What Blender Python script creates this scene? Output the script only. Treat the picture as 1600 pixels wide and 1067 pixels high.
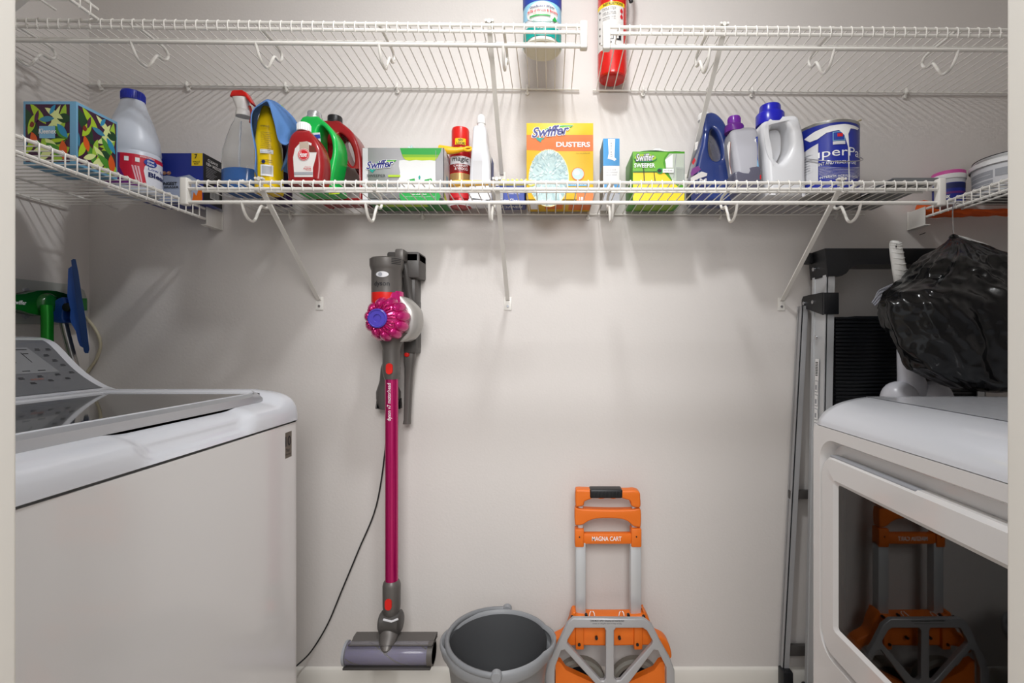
import bpy, bmesh, math, random
from mathutils import Vector, Matrix, noise
random.seed(4)
for _o in list(bpy.data.objects): bpy.data.objects.remove(_o)
SC = bpy.context.scene
COL = SC.collection
PI = math.pi

# ---------------------------------------------------------------- camera, light, exposure
EYE, F, VX, VY = 1.07, 761.0, 860.0, 533.5
D = 1.478                                   # back wall, metres from the lens
cam = bpy.data.cameras.new('camera'); camo = bpy.data.objects.new('camera', cam); COL.objects.link(camo)
camo.location = (0, 0, EYE); camo.rotation_euler = (PI/2, 0, 0)
cam.sensor_width = 36; cam.lens = 36*F/1600; cam.shift_x = -60/1600; cam.clip_start = .02
SC.camera = camo
w = bpy.data.worlds.new('world'); SC.world = w; w.use_nodes = True
w.node_tree.nodes['Background'].inputs[0].default_value = (.95, .97, 1, 1)
w.node_tree.nodes['Background'].inputs[1].default_value = .55
SC.view_settings.view_transform = 'Standard'; SC.view_settings.look = 'None'
SC.view_settings.exposure = 0.47; SC.view_settings.gamma = 1; SC.view_settings.use_curve_mapping = False
def area(name, loc, aim, size, power, color, shape='DISK', size_y=None):
    l = bpy.data.lights.new(name, 'AREA'); l.shape = shape; l.size = size; l.energy = power; l.color = color
    if size_y: l.size_y = size_y
    o = bpy.data.objects.new(name, l); COL.objects.link(o); o.location = loc
    o.rotation_euler = (Vector(aim)-Vector(loc)).to_track_quat('-Z', 'Y').to_euler()
    return o
area('closet_lamp_light', (0.0, .64, 2.52), (0, .64, 0),   .15, 11.0, (.97, .985, 1))
area('hall_light', (0.1, -1.1, 2.1), (0, 1.2, .85), 1.0, 32, (1, .985, .975), 'RECTANGLE', .9)

# ---------------------------------------------------------------- helpers
def lin(h):
    h = h.lstrip('#'); r = []
    for i in (0, 2, 4):
        c = int(h[i:i+2], 16)/255
        r.append(c/12.92 if c <= .04045 else ((c+.055)/1.055)**2.4)
    return (*r, 1)
_M = {}
def M(name, hexc='808080', rough=.5, metal=0, trans=0, alpha=1, coat=0, spec=.5, bump=0, bscale=80, var=0, ior=1.45, sss=0):
    if name in _M: return _M[name]
    m = bpy.data.materials.new(name); m.use_nodes = True; nt = m.node_tree; b = nt.nodes['Principled BSDF']
    b.inputs['Base Color'].default_value = lin(hexc); b.inputs['Roughness'].default_value = rough
    b.inputs['Metallic'].default_value = metal; b.inputs['Transmission Weight'].default_value = trans
    b.inputs['Alpha'].default_value = alpha; b.inputs['Coat Weight'].default_value = coat
    b.inputs['Specular IOR Level'].default_value = spec; b.inputs['IOR'].default_value = ior
    tc = nt.nodes.new('ShaderNodeTexCoord'); n = nt.nodes.new('ShaderNodeTexNoise'); n.inputs['Scale'].default_value = bscale
    n.inputs['Detail'].default_value = 3
    nt.links.new(tc.outputs['Object'], n.inputs['Vector'])
    mr = nt.nodes.new('ShaderNodeMapRange'); mr.inputs[3].default_value = max(0, rough-.04); mr.inputs[4].default_value = min(1, rough+.04)
    nt.links.new(n.outputs['Fac'], mr.inputs[0]); nt.links.new(mr.outputs[0], b.inputs['Roughness'])
    if bump:
        bp = nt.nodes.new('ShaderNodeBump'); bp.inputs['Strength'].default_value = bump; bp.inputs['Distance'].default_value = .002
        nt.links.new(n.outputs['Fac'], bp.inputs['Height']); nt.links.new(bp.outputs[0], b.inputs['Normal'])
    if var:
        n2 = nt.nodes.new('ShaderNodeTexNoise'); n2.inputs['Scale'].default_value = 3; n2.inputs['Detail'].default_value = 5
        nt.links.new(tc.outputs['Object'], n2.inputs['Vector'])
        hs = nt.nodes.new('ShaderNodeHueSaturation'); hs.inputs['Color'].default_value = lin(hexc)
        m2 = nt.nodes.new('ShaderNodeMapRange'); m2.inputs[3].default_value = 1-var; m2.inputs[4].default_value = 1+var
        nt.links.new(n2.outputs['Fac'], m2.inputs[0]); nt.links.new(m2.outputs[0], hs.inputs['Value'])
        nt.links.new(hs.outputs[0], b.inputs['Base Color'])
    _M[name] = m; return m

def px(x, y, Y): return Vector(((x-VX)*Y/F, Y, EYE-(y-VY)*Y/F))
def PX(x, Y): return (x-VX)*Y/F
def PZ(y, Y): return EYE-(y-VY)*Y/F

def cr(pts, n=6, closed=False):
    """smooth curve through points"""
    P = [Vector(p) for p in pts]; N = len(P); out = []
    rng = range(N) if closed else range(N-1)
    for i in rng:
        p0 = P[(i-1) % N] if closed or i > 0 else P[0]*2-P[1]
        p1 = P[i]; p2 = P[(i+1) % N]
        p3 = P[(i+2) % N] if closed or i+2 < N else P[-1]*2-P[-2]
        for k in range(n):
            t = k/n
            out.append(.5*((2*p1)+(p2-p0)*t+(2*p0-5*p1+4*p2-p3)*t*t+(3*p1-p0-3*p2+p3)*t**3))
    if not closed: out.append(P[-1])
    return out

class MB:
    def __init__(s): s.bm = bmesh.new(); s.mats = []
    def mi(s, m):
        if m is None: return 0
        if m not in s.mats: s.mats.append(m)
        return s.mats.index(m)
    def box(s, a, b, bev=0, m=None, seg=2):
        a, b = Vector(a), Vector(b); t = bmesh.new()
        bmesh.ops.create_cube(t, size=1)
        for v in t.verts: v.co = Vector(((a[i]+b[i])/2+v.co[i]*abs(b[i]-a[i]) for i in range(3)))
        if bev: bmesh.ops.bevel(t, geom=t.edges[:], offset=bev, segments=seg, affect='EDGES', profile=.5)
        return s.add(t, m)
    def add(s, t, m=None, mat=None):
        i = s.mi(m); mp = {}
        for v in t.verts: mp[v] = s.bm.verts.new(mat @ v.co if mat else v.co)
        for f in t.faces:
            try: g = s.bm.faces.new([mp[v] for v in f.verts]); g.material_index = i
            except ValueError: pass
        t.free(); return s
    def addmesh(s, me, mat=None, m=None):
        t = bmesh.new(); t.from_mesh(me); return s.add(t, m, mat)
    def prism(s, pts, axis, t0, t1, bev=0, m=None, seg=2):
        """pts 2D in the plane perpendicular to axis: x->(y,z) y->(x,z) z->(x,y)"""
        f = {'x': lambda u, v, w: (w, u, v), 'y': lambda u, v, w: (u, w, v), 'z': lambda u, v, w: (u, v, w)}[axis]
        t = bmesh.new()
        A = [t.verts.new(f(p[0], p[1], t0)) for p in pts]; B = [t.verts.new(f(p[0], p[1], t1)) for p in pts]
        n = len(pts); t.faces.new(A); t.faces.new(B[::-1])
        for i in range(n): t.faces.new((A[i], B[i], B[(i+1) % n], A[(i+1) % n]))
        if bev:
            ed = [e for e in t.edges if len(e.link_faces) == 2 and e.calc_face_angle(0) > .5]
            bmesh.ops.bevel(t, geom=ed, offset=bev, segments=seg, affect='EDGES', profile=.5)
        return s.add(t, m)
    def tube(s, pts, r, seg=8, closed=False, m=None, sy=1.0):
        P = [Vector(p) for p in pts]; n = len(P); t = bmesh.new(); rings = []
        R = r if isinstance(r, (list, tuple)) else [r]*n
        T = []
        for i in range(n):
            a = P[(i-1) % n] if closed or i else P[0]; b = P[(i+1) % n] if closed or i < n-1 else P[-1]
            d = (b-a); T.append(d.normalized() if d.length > 1e-9 else Vector((0, 0, 1)))
        up = Vector((0, 0, 1)) if abs(T[0].z) < .9 else Vector((0, 1, 0))
        N = (up-T[0]*up.dot(T[0])).normalized()
        for i in range(n):
            N = (N-T[i]*N.dot(T[i])); N = N.normalized() if N.length > 1e-6 else Vector((1, 0, 0)); Bn = T[i].cross(N)
            rings.append([t.verts.new(P[i]+(N*math.cos(2*PI*k/seg)*sy+Bn*math.sin(2*PI*k/seg))*R[i]) for k in range(seg)])
        for i in range(n if closed else n-1):
            a, b = rings[i], rings[(i+1) % n]
            for k in range(seg): t.faces.new((a[k], a[(k+1) % seg], b[(k+1) % seg], b[k]))
        if not closed: t.faces.new(rings[0][::-1]); t.faces.new(rings[-1])
        return s.add(t, m)
    def loft(s, secs, seg=32, m=None, cap=True, fn=None):
        """secs: (z, cx, cy, rx, ry, exponent)"""
        t = bmesh.new(); rings = []
        for (z, cx, cy, rx, ry, e) in secs:
            r = []
            for k in range(seg):
                a = 2*PI*k/seg; c, q = math.cos(a), math.sin(a)
                p = Vector((cx+rx*math.copysign(abs(c)**(2/e), c), cy+ry*math.copysign(abs(q)**(2/e), q), z))
                if fn: p = fn(p, a, z)
                r.append(t.verts.new(p))
            rings.append(r)
        for a, b in zip(rings, rings[1:]):
            for k in range(seg): t.faces.new((a[k], a[(k+1) % seg], b[(k+1) % seg], b[k]))
        if cap: t.faces.new(rings[0][::-1]); t.faces.new(rings[-1])
        return s.add(t, m)
    def lathe(s, prof, c, axis='z', seg=32, m=None, cap=True):
        """prof (r, h) about point c along axis"""
        t = bmesh.new(); rings = []; c = Vector(c)
        for r, h in prof:
            ring = []
            for k in range(seg):
                a = 2*PI*k/seg; u, v = r*math.cos(a), r*math.sin(a)
                q = {'z': (u, v, h), 'y': (u, h, v), 'x': (h, u, v)}[axis]
                ring.append(t.verts.new(c+Vector(q)))
            rings.append(ring)
        for a, b in zip(rings, rings[1:]):
            for k in range(seg): t.faces.new((a[k], a[(k+1) % seg], b[(k+1) % seg], b[k]))
        if cap:
            t.faces.new(rings[0][::-1]); t.faces.new(rings[-1])
        return s.add(t, m)
    def sheet(s, rows, m=None):
        V = [[s.bm.verts.new(p) for p in r] for r in rows]; i = s.mi(m)
        for a, b in zip(V, V[1:]):
            for k in range(len(a)-1):
                f = s.bm.faces.new((a[k], a[k+1], b[k+1], b[k])); f.material_index = i
        return s
    def build(s, name, mat=None, parent=None, smooth=True, ang=40, solid=0, subd=0, noclean=False):
        if not noclean:
            bmesh.ops.remove_doubles(s.bm, verts=s.bm.verts[:], dist=1e-6)
            bmesh.ops.recalc_face_normals(s.bm, faces=s.bm.faces[:])
        me = bpy.data.meshes.new(name)
        if parent is not None:
            off = root_of(parent)['_o']
            for v in s.bm.verts: v.co -= Vector(off)
        if smooth:
            for f in s.bm.faces: f.smooth = True
            for e in s.bm.edges:
                if len(e.link_faces) != 2 or e.calc_face_angle(0) > math.radians(ang): e.smooth = False
        s.bm.to_mesh(me); s.bm.free()
        ms = s.mats if s.mats else [mat]
        if mat is not None and s.mats and mat not in s.mats: ms = s.mats
        for m in ms: me.materials.append(m)
        o = bpy.data.objects.new(name, me); COL.objects.link(o)
        if parent is not None: o.parent = parent
        if subd:
            md = o.modifiers.new('subd', 'SUBSURF'); md.levels = subd; md.render_levels = subd
        if solid:
            md = o.modifiers.new('solid', 'SOLIDIFY'); md.thickness = solid; md.offset = 0
        return o
def root_of(o):
    while o.parent: o = o.parent
    return o
ROOTS = []
def thing(name, label, cat, loc, group=None):
    o = bpy.data.objects.new(name, None); COL.objects.link(o); o.location = loc; o.empty_display_size = .05
    o['_o'] = list(loc); o['label'] = label; o['category'] = cat
    if group: o['group'] = group
    ROOTS.append(o); return o
def tag(o, label, cat, group=None):
    o['label'] = label; o['category'] = cat
    if group: o['group'] = group
    return o
def struct(o): o['kind'] = 'structure'; return o

def curve_mesh(loops, half, bev, res=3):
    """2D loops in (x,z) -> solid with rounded rims, centred on y=0"""
    cu = bpy.data.curves.new('tmp', 'CURVE'); cu.dimensions = '2D'; cu.fill_mode = 'BOTH'
    cu.extrude = max(half-bev, 1e-5); cu.bevel_depth = bev; cu.bevel_resolution = res; cu.offset = -bev
    for lp in loops:
        sp = cu.splines.new('POLY'); sp.points.add(len(lp)-1)
        for i, p in enumerate(lp): sp.points[i].co = (p[0], p[1], 0, 1)
        sp.use_cyclic_u = True
    o = bpy.data.objects.new('tmp', cu); COL.objects.link(o)
    dg = bpy.context.evaluated_depsgraph_get(); me = bpy.data.meshes.new_from_object(o.evaluated_get(dg))
    bpy.data.objects.remove(o); bpy.data.curves.remove(cu)
    return me
def jug(mb, loops, Yc, half, bev, m=None, res=4, fn=None):
    """loops in world (x,z); front view solid"""
    me = curve_mesh(loops, half, bev, res)
    t = bmesh.new(); t.from_mesh(me)
    for v in t.verts:
        x, z, y = v.co
        v.co = Vector((x, Yc+y, z))
        if fn: v.co = fn(v.co)
    bmesh.ops.remove_doubles(t, verts=t.verts[:], dist=1e-5)
    return mb.add(t, m)
def sm(pts, Y, n=5):
    """pixel outline -> smooth world (x,z) loop at plane Y"""
    return [(p.x, p.y) for p in cr([Vector((PX(a, Y), PZ(b, Y), 0)) for a, b in pts], n, True)]

# surfaces for prints: (u,v,off) -> point
def s_front(Y): return lambda u, v, o: Vector((u, Y-o, v))
def s_right(X): return lambda u, v, o: Vector((X+o, u, v))        # faces +x, u = y
def s_left(X): return lambda u, v, o: Vector((X-o, -u, v))        # faces -x, u = -y
def s_bottom(Z): return lambda u, v, o: Vector((u, v, Z-o))
def s_cyl(xc, yc, r, ry=None):
    rot = -math.atan2(xc, yc)              # the printed side is turned towards the doorway
    def f(u, v, o):
        a = (u-xc)/r+rot
        return Vector((xc+(r+o)*math.sin(a), yc-((ry or r)+o)*math.cos(a), v))
    return f
def print_on(mb, surf, polys, step=None, lay=.0003, base=.0003):
    for k, (m, pts) in enumerate(polys):
        t = bmesh.new(); vs = [t.verts.new((p[0], p[1], 0)) for p in pts]
        try: t.faces.new(vs)
        except ValueError: t.free(); continue
        if step:
            x0 = min(p[0] for p in pts); x1 = max(p[0] for p in pts); x = x0+step
            while x < x1:
                bmesh.ops.bisect_plane(t, geom=t.verts[:]+t.edges[:]+t.faces[:], plane_co=(x, 0, 0), plane_no=(1, 0, 0)); x += step
        bmesh.ops.triangulate(t, faces=t.faces[:])
        for v in t.verts: v.co = surf(v.co.x, v.co.y, base+k*lay)
        mb.add(t, m)
    return mb
def rect(x0, z0, x1, z1): return [(x0, z0), (x1, z0), (x1, z1), (x0, z1)]
def ell(x, z, rx, rz, n=24, a0=0): return [(x+rx*math.cos(a0+2*PI*k/n), z+rz*math.sin(a0+2*PI*k/n)) for k in range(n)]
_T = {}
def text_mesh(s, bold=0, shear=0):
    k = (s, bold, shear)
    if k not in _T:
        cu = bpy.data.curves.new('tmp', 'FONT'); cu.body = s; cu.size = 1; cu.offset = bold; cu.shear = shear; cu.resolution_u = 3
        cu.fill_mode = 'FRONT'
        o = bpy.data.objects.new('tmp', cu); COL.objects.link(o)
        dg = bpy.context.evaluated_depsgraph_get(); me = bpy.data.meshes.new_from_object(o.evaluated_get(dg))
        bpy.data.objects.remove(o); bpy.data.curves.remove(cu)
        xs = [v.co.x for v in me.vertices]; ys = [v.co.y for v in me.vertices]
        V = [((v.co.x-min(xs))/(max(xs)-min(xs)), (v.co.y-min(ys))/(max(ys)-min(ys))) for v in me.vertices]
        _T[k] = (V, [tuple(p.vertices) for p in me.polygons]); bpy.data.meshes.remove(me)
    return _T[k]
def text_on(mb, surf, s, x0, z0, x1, z1, m, bold=0, shear=0, off=.0016, rot=False, slope=0):
    V, Fc = text_mesh(s, bold, shear); t = bmesh.new(); vs = []
    for a, b in V:
        if rot: u, v = x0+(x1-x0)*(1-b), z0+(z1-z0)*a
        else: u, v = x0+(x1-x0)*a, z0+(z1-z0)*b+slope*a*(x1-x0)
        vs.append(t.verts.new(surf(u, v, off)))
    for f in Fc:
        try: t.faces.new([vs[i] for i in f])
        except ValueError: pass
    mb.add(t, m); return mb
def pxr(Y):  # pixel rect -> surface rect on plane Y
    return lambda a, b, c, d: (PX(a, Y), PZ(d, Y), PX(c, Y), PZ(b, Y))
def ppoly(pts, Y): return [(PX(a, Y), PZ(b, Y)) for a, b in pts]

# ---------------------------------------------------------------- materials
WALL = M('wall_paint', 'd5d0cc', .6, bump=.2, bscale=160, var=.012, spec=.15)
TRIM = M('trim_paint', 'dcd8d0', .4, spec=.4)
CEIL = M('ceiling_paint', 'e2ded8', .8)
FLOOR = M('floor_tile', 'b5aa9c', .4, var=.05)
WIRE = M('white_vinyl_wire', 'e2dfd9', .35, spec=.5)
WHT = M('white_plastic', 'e9e9e9', .35)
ENAM = M('white_enamel', 'd9d7d6', .16, coat=.3)
ENAM2 = M('white_enamel_top', 'cdcfd5', .14, coat=.3)
SILV = M('brushed_silver', 'b9bbbf', .3, metal=.55)
GREYP = M('grey_panel', '76787c', .35, metal=.3)
DGLASS = M('dark_lid_glass', '24241f', .05, spec=.9, coat=.5)
BLK = M('black_plastic', '17181b', .4)
BLKG = M('black_gloss', '0c0d10', .2)
DGR = M('dark_grey_plastic', '605c59', .38, metal=.25)
DGR2 = M('darker_grey_plastic', '484543', .42, metal=.1)
RED = M('red_plastic', 'd0201a', .3)
MAG = M('magenta_metal', 'b4105f', .22, metal=.55, coat=.4)
MAGP = M('magenta_plastic', 'c21a72', .16, metal=.35, coat=.5)
PURP = M('violet_plastic', '4a3fa8', .3)
ORG = M('orange_plastic', 'e2701c', .45)
ALU = M('aluminium', 'c9cbcd', .35, metal=.35)
ALU2 = M('satin_aluminium', 'b2b2b4', .42, metal=.4)
CHR = M('chrome', 'c8c8cc', .15, metal=1)
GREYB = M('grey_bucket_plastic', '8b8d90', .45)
GREYBI = M('shaded_bucket_inside', '4b4c4e', .5)  # bucket plastic darkened: the shade inside the hollow is put into the colour
WH = M('print_white', 'f0f0f0', .5); BK = M('print_black', '1c1c20', .5); NAVY = M('print_navy', '20285e', .45)
BLUE = M('print_blue', '24409a', .45); YEL = M('print_yellow', 'f0cf1e', .45); ORP = M('print_orange', 'dd6c10', .45)
GRN = M('print_green', '1f9a43', .45); LIM = M('print_lime', 'a8c92a', .45); REDP = M('print_red', 'c8202a', .45)
GRY = M('print_grey', '9a9ca2', .45); LGR = M('print_light_grey', 'cfcfd2', .45); TEAL = M('print_teal', '119a8c', .45)
SKY = M('print_sky', '7fb4d4', .45); PRP = M('print_purple', '6a2a78', .45); PLUM = M('print_plum', '47204a', .45)

# ================================================================ ROOM
XL, XR, YF, ZC = -1.40, 1.493, .38, 2.62
def wallbox(name, a, b, m): return struct(MB().box(a, b, 0, m).build(name, m, smooth=False))
wallbox('wall_back', (XL-.1, D, 0), (XR+.1, D+.1, ZC), WALL)
wallbox('wall_left', (XL-.1, YF-.1, 0), (XL, D, ZC), WALL)
wallbox('wall_right', (XR, YF-.1, 0), (XR+.1, D, ZC), WALL)
DX0, DX1 = -.4195, .3585
mb = MB(); mb.box((XL-.1, YF-.1, 0), (DX0-.02, YF, ZC)); mb.box((DX1+.02, YF-.1, 0), (XR+.1, YF, ZC)); mb.box((DX0-.02, YF-.1, 2.07), (DX1+.02, YF, ZC))
struct(mb.build('wall_front', WALL, smooth=False))
wallbox('ceiling', (XL-.1, YF-.1, ZC), (XR+.1, D+.1, ZC+.05), CEIL)
wallbox('floor', (-1.7, -2.2, -.05), (1.7, D+.1, 0), FLOOR)
for nm, x0, x1 in (('trim_1', DX0-.02, DX0), ('trim_2', DX1, DX1+.02)):
    mb = MB(); mb.box((x0, YF-.115, 0), (x1, YF+.004, 2.05), .0035, seg=3)
    xs = (x0-.055, x0+.008) if nm == 'trim_1' else (x1-.008, x1+.055)
    mb.box((xs[0], YF-.128, 0), (xs[1], YF-.113, 2.1), .004)
    struct(mb.build(nm, TRIM))
mb = MB(); mb.box((DX0-.075, YF-.115, 2.05), (DX1+.075, YF+.004, 2.07), .003)
struct(mb.build('trim_3', TRIM))
def base_prof(t): return [(0, 0), (t, 0), (t, .055), (t*.72, .066), (t*.62, .078), (t*.3, .083), (0, .084)]
mb = MB(); mb.prism([(D-a, b) for a, b in base_prof(.014)], 'x', XL, XR); struct(mb.build('baseboard_back', TRIM))
mb = MB(); mb.prism([(XL+a, b) for a, b in base_prof(.014)], 'y', YF, D-.014); struct(mb.build('baseboard_left', TRIM))
mb = MB(); mb.prism([(XR-a, b) for a, b in base_prof(.014)], 'y', YF, D-.014); struct(mb.build('baseboard_right', TRIM))
# ceiling lamp the closet is lit by (above the frame)
t = thing('ceiling_light', 'round white ceiling light fixture in the middle of the closet ceiling', 'light', (0, .64, ZC))
MB().lathe([(.09, 0), (.09, -.02), (.07, -.03), (.03, -.032)], (0, .64, ZC)).build('base', WHT, t)
MB().lathe([(.064, -.03), (.064, -.085)], (0, .64, ZC), cap=False).build('shade', WHT, t)

# ================================================================ WIRE SHELVES
def shelf(name, label, T, L, dep, hang=True, lip=.020, wires=None, clips=(), braces=(), hooks=(), caps=(), l0=0, stiff=(.068,), rodr=.004, endplates=(), wr=.0015):
    t = thing(name, label, 'shelf', T(0, 0, 0), 'white wire shelves on the closet walls')
    B = lambda nm, mb, m=WIRE: mb.build(nm, m, t)
    B('back_rod', MB().tube([T(0, .008, -.003), T(L, .008, -.003)], .0028))
    B('front_rod', MB().tube([T(0, dep, -.004), T(L, dep, -.004)], rodr))
    B('lip_rod', MB().tube([T(0, dep+.001, -lip), T(L, dep+.001, -lip)], rodr))
    for q in stiff: B('support_rod', MB().tube([T(0, dep-q, -.0055), T(L, dep-q, -.0055)], .0028))
    mb = MB(); n = int(L/.0254)
    for i in range(n):
        x = .012+i*.0254
        mb.tube([T(x, .006, 0), T(x, dep+.001, .0012), T(x, dep+.0055, -.004), T(x, dep+.0055, -lip+.001), T(x, dep+.002, -lip-.0045)], wr, 6)
    B('wire_deck', mb)
    if hang: B('hang_rod', MB().tube([T(0, dep-.001, -.052), T(L, dep-.001, -.052)], .0047, 10))
    for c in clips:
        mb = MB(); mb.tube([T(c, .001, -.016), T(c, .004, .003), T(c, .010, .006), T(c, .013, -.004), T(c, .004, -.014)], .0035, 8, sy=1.3)
        mb.tube([T(c, 0, -.013), T(c, .007, -.013)], .006, 10)
        B('wall_clip', mb)
    for b in braces:
        def V(l, d, z): return T(l, d, z)
        mb = MB()
        p, q = Vector((b, dep-.004, -.012)), Vector((b, .004, -.262))
        w2, th = .0058, .0028
        for side in (-1, 1):
            pass
        a0 = [T(p.x-w2, p.y, p.z), T(p.x-w2*.2, p.y-.006, p.z-.003), T(p.x+w2*.2, p.y-.006, p.z-.003), T(p.x+w2, p.y, p.z), T(p.x+w2, p.y+.004, p.z-.004), T(p.x-w2, p.y+.004, p.z-.004)]
        a1 = [T(q.x-w2, q.y, q.z), T(q.x-w2*.2, q.y-.003, q.z+.003), T(q.x+w2*.2, q.y-.003, q.z+.003), T(q.x+w2, q.y, q.z), T(q.x+w2, q.y+.005, q.z), T(q.x-w2, q.y+.005, q.z)]
        tt = bmesh.new(); A = [tt.verts.new(v) for v in a0]; Bv = [tt.verts.new(v) for v in a1]
        for i in range(6): tt.faces.new((A[i], A[(i+1) % 6], Bv[(i+1) % 6], Bv[i]))
        tt.faces.new(A); tt.faces.new(Bv[::-1]); mb.add(tt)
        mb.tube([T(b-.008, dep-.004, .004), T(b-.008, dep+.006, .005)], .003, 6)
        mb.tube([T(b+.008, dep-.004, .004), T(b+.008, dep+.006, .005)], .003, 6)
        mb.tube([T(b, dep-.006, -.010), T(b, dep-.002, .005), T(b, dep+.005, .004)], .005, 8)
        br = B('brace', mb)
        mb = MB(); c0, c1 = T(b-.0115, 0, -.292), T(b+.0115, .003, -.252)
        mb.box([min(c0[i], c1[i]) for i in range(3)], [max(c0[i], c1[i]) for i in range(3)], .0012)
        B('foot_plate', mb).parent = br
        mb = MB(); mb.tube([T(b, .002, -.280), T(b, .0055, -.280)], .0038, 10)
        B('screw', mb, CHR).parent = br
    for h in hooks:
        pts = [(dep-.002, .001), (dep-.02, -.004), (dep-.079, -.006), (dep-.104, -.009), (dep-.1135, -.020), (dep-.108, -.034), (dep-.096, -.040), (dep-.079, -.040), (dep-.068, -.055), (dep-.053, -.080), (dep-.04, -.088), (dep-.022, -.085), (dep-.008, -.071), (dep+.001, -.052)]
        mb = MB(); mb.tube(cr([T(h, a, z) for a, z in pts], 4), .0036, 8); B('rod_hook', mb)
    for e in caps:
        mb = MB(); a, b = T(e-.010, dep-.010, -.060), T(e+.008, dep+.0085, .006)
        lo = [min(a[i], b[i]) for i in range(3)]; hi = [max(a[i], b[i]) for i in range(3)]
        mb.box(lo, hi, .0035, seg=3)
        B('end_cap', mb)
    for (e, dd) in endplates:
        mb = MB(); a, b = T(e, dep-.012, -.052), T(e+dd, dep+.004, .004)
        a2, b2 = T(e, dep+.0025, -.05), T(e+dd, dep+.005, .002)
        mb.box([min(a2[i], b2[i]) for i in range(3)], [max(a2[i], b2[i]) for i in range(3)], .001)
        a3, b3 = T(e, dep-.012, -.052), T(e+dd, dep+.006, -.0485)
        mb.box([min(a3[i], b3[i]) for i in range(3)], [max(a3[i], b3[i]) for i in range(3)], .001)
        a4, b4 = T(e+dd*.94, dep-.03, -.05), T(e+dd, dep+.006, .004)
        mb.box([min(a4[i], b4[i]) for i in range(3)], [max(a4[i], b4[i]) for i in range(3)], .001)
        B('wall_bracket', mb)
    return t
ZU, ZL, DEP = 1.829, 1.456, .305
xu0 = XL+.004
Lu = .087-xu0
def Tul(l, d, z): return Vector((xu0+l, D-d, ZU+.004+z+.016*(1-l/Lu)))
shelf('wire_shelf', 'upper left wire shelf holding the wipes canister near its free end', Tul, Lu, DEP,
      clips=[PX(x, D)-xu0 for x in (160, 296, 449, 622, 824)], braces=[-.147-xu0], hooks=[v-xu0 for v in (-1.307, -1.0096, -.709, -.413, -.114)], caps=[Lu-.006])
xr0 = .128
Lr = XR-.006-xr0
def Tur(l, d, z): return Vector((xr0+l, D-d, ZU+.002+z-.010*(l/Lr)))
shelf('wire_shelf', 'upper right wire shelf with the red fire extinguisher standing on its left end', Tur, Lr, DEP,
      clips=[PX(x, D)-xr0 for x in (1004, 1173, 1412, 1578)], braces=[.418-xr0], hooks=[v-xr0 for v in (.384, .683, .982, 1.28)], caps=[.008])
xc0 = -.886
Lc = .948-xc0
def Tc(l, d, z): return Vector((xc0+l, D-d, ZL+z+.0015-.002*(l/Lc)))
shelf('wire_shelf', 'long middle wire shelf on the back wall packed with cleaning bottles and boxes', Tc, Lc, DEP,
      clips=[.1, .5, 1.0, 1.4, 1.75], braces=[v-xc0 for v in (-.70, -.129, .70)], hooks=[v-xc0 for v in (-.743, -.4455, -.148, .151, .450, .7476)], caps=[.008, Lc-.008])
# side shelves: run along y from near the front wall to the back wall
y0 = YF+.02
def Tsl(l, d, z): return Vector((XL+d, y0+l, ZL+.002+z))
Ls = 1.405-y0
shelf('wire_shelf', 'left side wire shelf carrying the tissue box and the bleach jug', Tsl, Ls, .402, hang=False, lip=.034, clips=[.3, .8], endplates=[(Ls+.002, D-1.408)], stiff=(.1, .25))
def Tsr(l, d, z): return Vector((XR-d, y0+l, ZL+.002+z))
shelf('wire_shelf', 'right side wire shelf carrying white tubs, with the black rubbish bag hung below', Tsr, Ls, .406, hang=False, lip=.028, clips=[.3, .8], endplates=[(Ls+.002, D-1.408)], stiff=(.1, .25))
def Tsu(l, d, z): return Vector((XL+d, y0+l, ZU+.044+z))
shelf('wire_shelf', 'topmost side wire shelf at the left wall, only its corner in view', Tsu, 1.172-y0, .31, hang=False, lip=.028, clips=[.3], braces=[1.06-y0], stiff=(.1,))

# ================================================================ WASHER
t = thing('washing_machine', 'white top-loading washing machine with dark glass lid and silver lid edge, at the left', 'washing machine', (-.95, .83, 0))
WY0, WY1 = .48, 1.171
def wprof(y):
    e = min(1, max(0, (min(y-WY0, WY1-y)-.035)/.05)); e = e*e*(3-2*e)
    A = [(-.600, .8845), (-.601, .905), (-.606, .922), (-.619, .938), (-.645, .9495), (-.69, .9565), (-.74, .958), (-1.05, .958), (-1.30, .958)]
    Bp = [(-.600, .8845), (-.6005, .898), (-.603, .911), (-.611, .922), (-.635, .931), (-.665, .936), (-.72, .938), (-1.02, .940), (-1.30, .940)]
    s = min(1, max(0, (y-.70)/.05))*min(1, max(0, (1.005-y)/.05)); s = s*s*(3-2*s)
    C = [(-.600, .8845), (-.6055, .892), (-.6125, .898), (-.6175, .907), (-.6215, .917), (-.645, .929), (-.72, .938), (-1.02, .940), (-1.30, .940)]
    out = []
    for a, b, c in zip(A, Bp, C):
        q = (b[0]*(1-s)+c[0]*s, b[1]*(1-s)+c[1]*s); out.append((a[0]*(1-e)+q[0]*e, a[1]*(1-e)+q[1]*e))
    return out
rows = []
N = 90
def corner(y):   # rounding of the front corners
    q = max(0, .018-(WY1-y)); q2 = max(0, .018-(y-WY0)); q = max(q, q2)
    return .018-math.sqrt(max(0, .018**2-q*q))
for i in range(N+1):
    y = WY0+(WY1-WY0)*i/N; c = corner(y)
    P = cr([Vector((a-c*(1 if k < 6 else 0), y, b-c*.5)) for k, (a, b) in enumerate(wprof(y))], 4)
    rows.append(P)
mb = MB().sheet(rows)
mb.sheet([[Vector((p.x, p.y, p.z)) for p in rows[-1]], [Vector((min(p.x, -.62), p.y, .8845)) for p in rows[-1]]])
mb.build('top_cover', ENAM2, t, ang=60)
mb = MB(); rows = []
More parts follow.
